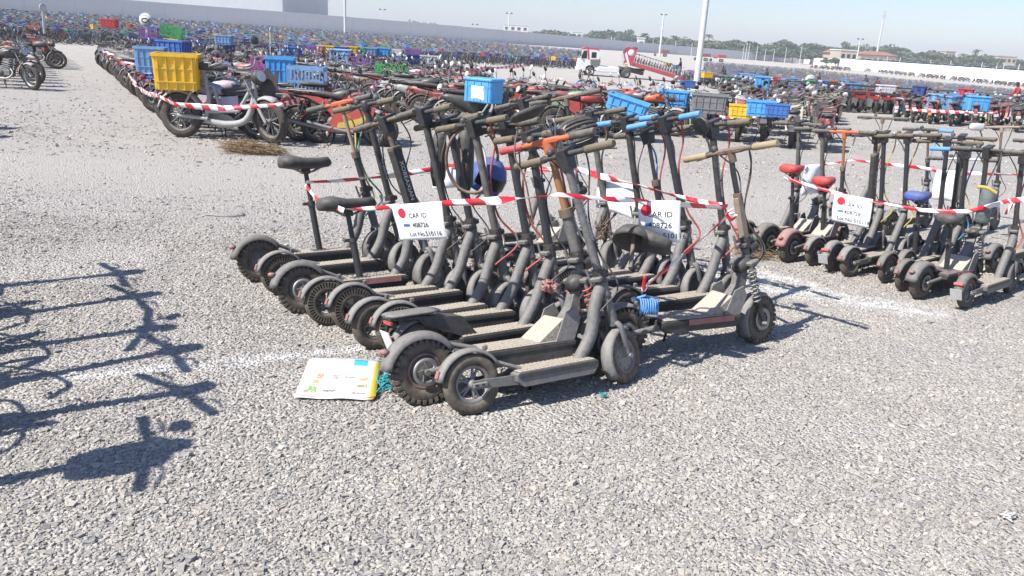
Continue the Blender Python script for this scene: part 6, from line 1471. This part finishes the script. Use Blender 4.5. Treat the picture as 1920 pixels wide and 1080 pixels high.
nt.links.new(c, b.inputs['Base Color']); b.inputs['Roughness'].default_value = .8; MATS['newsprint'] = nm_
q0, q1, q2, q3 = P(557, 750), P(703, 754), P(714, 686), P(584, 680)
np_ = thing('newspaper', 'folded white newspaper with yellow margin lying on the gravel', 'newspaper', (q0 + q1 + q2 + q3) / 4)
for li in range(3):
    n = 10; vs = []; us = []
    for j in range(n + 1):
        for i in range(n + 1):
            u, v = i / n, j / n; p = q0.lerp(q1, u).lerp(q3.lerp(q2, u), v) - np_.location
            p.z = .017 + li * .004 + .005 * math.sin(u * 5 + li) * math.sin(v * 3 + li * .7) + .003 * math.sin(u * 11 + 1) * (1 - v); p += Vector((.006 * li - .01, .008 * li - .01, 0)); vs.append(tuple(p)); us.append((u, v))
    fs = [(j * (n + 1) + i, j * (n + 1) + i + 1, (j + 1) * (n + 1) + i + 1, (j + 1) * (n + 1) + i) for j in range(n) for i in range(n)]
    me = bpy.data.meshes.new('page'); me.from_pydata(vs, [], fs); ul = me.uv_layers.new(name='UVMap')
    for lp in me.loops: ul.data[lp.index].uv = us[lp.vertex_index]
    me.materials.append(nm_); me.polygons.foreach_set('use_smooth', [True] * len(fs)); o = link('page', me, np_); o.modifiers.new('t', 'SOLIDIFY').thickness = .002
# crumpled teal net
def scribble(name, label, c, rad, h, n, wire, mt_, seed, cat, flat_=1.0):
    rr = random.Random(seed); m = MB()
    for k_ in range(n):
        p = [Vector((rr.gauss(0, .5) * rad, rr.gauss(0, .5) * rad * flat_, abs(rr.gauss(0, .5)) * h)) for _ in range(5)]; m.tube(bez(p, 4), wire, mt_, 4)
    o = m.build(name); o.location = c; return tag(o, label, cat)
scribble('teal_net', 'crumpled teal netting by the knobby tyre', P(738, 722, .012), .075, .05, 40, .0035, 'teal_net', 3, 'netting')
scribble('teal_scrap', 'tiny teal scrap on the gravel near the front wheel', P(1131, 742, .012), .02, .015, 7, .002, 'teal_net', 4, 'scrap')
scribble('plastic_scrap', 'small pale blue scrap on the gravel at lower right', P(1888, 970, .012), .022, .02, 9, .004, 'cable_white', 24, 'scrap')
scribble('straw_tuft', 'dry brown straw tuft in front of the grey electric bike', P(462, 285, .01), .34, .15, 120, .0028, 'straw', 5, 'straw', .7)
scribble('straw_tuft', 'smaller dry straw tuft beside the big tuft', P(505, 288, .01), .24, .1, 70, .0028, 'straw', 6, 'straw', .7)
scribble('straw_tuft', 'dry straw under the knobby tyres of the right block', P(1415, 478, .01), .16, .06, 70, .002, 'straw', 7, 'straw')
scribble('wire_bundle', 'tangle of brown wires on the rear stem of the left block', RAY(1130, 450, 5.2), .05, .16, 14, .0035, 'cable_brown', 8, 'wires')
scribble('wire_bundle', 'grey and red wires bundled by the orange handlebar', RAY(1042, 285, 4.1), .05, .14, 14, .0035, 'cable_white', 9, 'wires')
scribble('wire_bundle', 'red wires of the disc brake on the red-rimmed wheel', P(815, 690, .1), .03, .05, 16, .003, 'cable_red', 10, 'wires')
# brown hose loop
m = MB(); cH = RAY(885, 300, 4.75); m.tube([cH + Vector((math.cos(a_) * .155, .02 * math.sin(2 * a_), math.sin(a_) * .20)) for a_ in [R(-60) - i * R(300) / 30 for i in range(31)]], .0095, 'cable_brown', 8); e_ = cH + Vector((math.cos(R(-60)) * .155, 0, math.sin(R(-60)) * .2)); m.tube([e_ + Vector((.03, 0, .05)), e_ + Vector((-.05, 0, -.06))], .016, 'steel', 8)
tag(m.build('hose_lock'), 'brown looped cable lock hanging on the middle stems', 'cable lock')
# saddlebag behind stems, blue helmet
m = MB(); m.X = Matrix.Translation(RAY(872, 300, 5.1)); m.loft([(-.055, 0, .03, .12), (-.04, 0, .07, .2), (.03, 0, .08, .22), (.055, 0, .05, .16)], 'saddle', 14, 3); bg = m.build('pannier_bag'); tag(bg, 'black oblong bag hanging behind the brown cable lock', 'bag')
m = MB(); m.X = Matrix.Translation(RAY(822, 300, 5.3)); m.loft([(-.05, 0, .03, .10), (-.03, 0, .06, .18), (.03, 0, .06, .18), (.05, 0, .04, .12)], 'saddle', 14, 3); tag(m.build('pannier_bag'), 'black bag strapped to the thick lettered stem', 'bag')
hl = RAY(915, 330, 5.35); ht = thing('helmet', 'blue and black helmet hanging behind the middle stems', 'helmet', hl, (R(15), R(20), R(30)))
m = MB(); m.lathe([(.002, .13), (.05, .122), (.1, .085), (.128, .03), (.13, -.03), (.12, -.1), (.11, -.1), (.115, -.03), (.1, .03), (.05, .09), (.002, .1)], (0, 0, 0), 'saddle_blue', 24, axis='z'); m.build('shell', ht)
m = MB(); m.lathe([(.134, .03), (.135, -.05)], (0, 0, 0), 'lens_dark', 12, axis='z', a0=R(-150), a1=R(-20)); m.build('visor', ht)
# vented black helmet by the red grips
hv = thing('helmet', 'black vented bicycle helmet lying among the red and blue grips', 'helmet', RAY(1082, 252, 5.0), (R(60), R(-20), R(20))); hv.scale = (.85, .85, .85)
m = MB()
for k_ in range(9):
    a_ = math.pi * (k_ + .5) / 9; m.tube([(math.cos(t_) * .15, math.cos(a_) * .11 * math.sin(t_) ** .5, math.sin(a_) * .10 * math.sin(t_) ** .5) for t_ in [math.pi * (i + .05) / 10.1 for i in range(11)]], .013, 'black_plastic', 6)
m.build('shell', hv); m = MB(); m.tube([(math.cos(a_) * .155, math.sin(a_) * .115, 0) for a_ in [2 * math.pi * i / 24 for i in range(25)]], .016, 'black_plastic', 7); m.build('rim', hv)
# dark battery display cover
m = MB(); m.X = Matrix.Translation(RAY(988, 214, 4.0)) @ Matrix.Scale(.8, 4) @ Matrix.Rotation(R(25), 4, 'Z') @ Matrix.Rotation(R(-18), 4, 'Y') @ Matrix.Rotation(R(-35), 4, 'X'); m.loft([(-.11, 0, .03, .012), (-.08, 0, .055, .02), (.05, 0, .07, .024), (.10, 0, .05, .018), (.12, 0, .03, .01)], 'deck_black', 14, 3); tag(m.build('display_cover'), 'dusty black oval dashboard cover above the orange handlebar', 'dashboard')
# upturned black seat shell
sp_ = RAY(1186, 450, 3.95); us_ = thing('seat_shell', 'upturned hollow black seat shell under the right notice', 'seat shell', sp_, (R(-42), R(6), R(-12))); us_.scale = (.82, .82, .82)
m = MB(); m.lathe([(.002, .085), (.05, .082), (.095, .06), (.12, .02), (.126, -.02), (.118, -.02), (.11, .015), (.085, .045), (.04, .06), (.002, .062)], (0, 0, 0), 'saddle', 28, axis='z'); m.build('shell', us_)
m = MB(); m.loft([(.06, .02, .09, .05), (.13, .01, .085, .045), (.2, .0, .08, .04), (.24, 0, .06, .03)], 'saddle', 14, 3); m.build('rear_pad', us_)
m = MB(); m.tube([(0, 0, .05), (.02, -.02, -.12), (.03, -.05, -.22)], .014, 'rusty_steel', 8); m.build('seat_post', us_)
# blue coil
m = MB(); cc = RAY(1216, 575, 4.0); m.tube([cc + Vector((-.05 + .0011 * i, .04 * math.cos(i * .55), .04 * math.sin(i * .55))) for i in range(95)], .0048, 'cable_blue', 7); m.tube([cc + Vector((.03, 0, .035)), cc + Vector((-.02, .02, .055)), cc + Vector((-.075, .03, .03))], .007, 'cable_blue', 7); m.tube([cc + Vector((-.07, .03, .032)), cc + Vector((-.09, .03, .022))], .012, 'white_plastic', 8)
tag(m.build('coil_lock'), 'bright blue coiled cable lock on the second row decks', 'cable lock')
# red rag strap and cloth
m = MB(); m.tube(bez([RAY(972, 235, 4.02), RAY(965, 290, 4.0), RAY(985, 340, 3.98), RAY(1000, 420, 4.0)], 6), .011, 'cable_brown', 6, flatk=.4); tag(m.build('strap'), 'brown-red strap hanging from the orange handlebar', 'strap')
scribble('cloth', 'dark red rag wound round the neck of the offroad scooter', RAY(1032, 545, 3.72), .035, .04, 34, .007, 'red_dull', 14, 'rag')
m = MB(); m.X = Matrix.Translation(RAY(1848, 385, 5.85)); m.lathe([(.002, -.13), (.045, -.13), (.05, -.12), (.05, .12), (.045, .13), (.002, .13)], (0, 0, 0), 'dusty_grey', 18, axis='z')
for i in range(6): m.lathe([(.0512, -.1 + i * .04), (.0512, -.096 + i * .04)], (0, 0, 0), 'teal_net', 18, axis='z')
tag(m.build('roll_bag'), 'black roll tube with green stripes in the right block', 'tube bag')
m = MB(); m.tube(bez([RAY(1832, 350, 5.7), RAY(1850, 352, 5.68), RAY(1868, 362, 5.66)], 6), .013, 'cable_yellow', 8); tag(m.build('cable_lock'), 'yellow spiral lock over the striped roll tube', 'cable lock')
# round white mirror at right
mw = RAY(1832, 238, 7.6); tm = thing('loose_mirror', 'white oval mirror sticking up in the right block', 'mirror', mw)
m = MB(); m.loft([(-.07, 0, .012, .015), (-.05, 0, .018, .035), (.05, 0, .018, .035), (.07, 0, .012, .015)], 'white_plastic', 14); m.build('housing', tm); m = MB(); m.tube([(.03, 0, -.02), (.07, 0, -.09), (.08, 0, -.2)], .007, 'cable', 6); m.build('stalk', tm)
# thin bent wire and stones on the track
m = MB(); m.tube(bez([P(383, 402, .01), P(420, 405, .012), P(450, 405, .012), P(456, 400, .012), P(450, 396, .02)], 5), .006, 'steel', 6); tag(m.build('bent_rod'), 'thin grey bent rod lying on the gravel left of the saddles', 'rod')
# paper litter and rags strewn on the far aisle
rl = random.Random(77)
for i in range(46):
    px = rl.uniform(950, 1290); py = 147 + (px - 950) * .05 + rl.uniform(-2, 7); q = P(px, py); m = MB(); s_ = rl.uniform(.2, .6); n = 5; cx = rl.choice(['white_plastic', 'white_plastic', 'cable_blue', 'pale_tape', 'red_dull', 'dusty_grey'])
    vs = [(s_ * (i_ / n - .5), s_ * .7 * (j_ / n - .5), abs(rl.gauss(0, .09)) + .03) for j_ in range(n + 1) for i_ in range(n + 1)]
    m.add(vs, [(j_ * (n + 1) + i_, j_ * (n + 1) + i_ + 1, (j_ + 1) * (n + 1) + i_ + 1, (j_ + 1) * (n + 1) + i_) for j_ in range(n) for i_ in range(n)], cx); o = m.build('litter'); o.location = q; o.rotation_euler = (0, 0, rl.random() * 6); o.modifiers.new('t', 'SOLIDIFY').thickness = .01
    tag(o, 'crumpled scrap of litter strewn before the tow truck', 'litter', 'litter strewn before the tow truck')
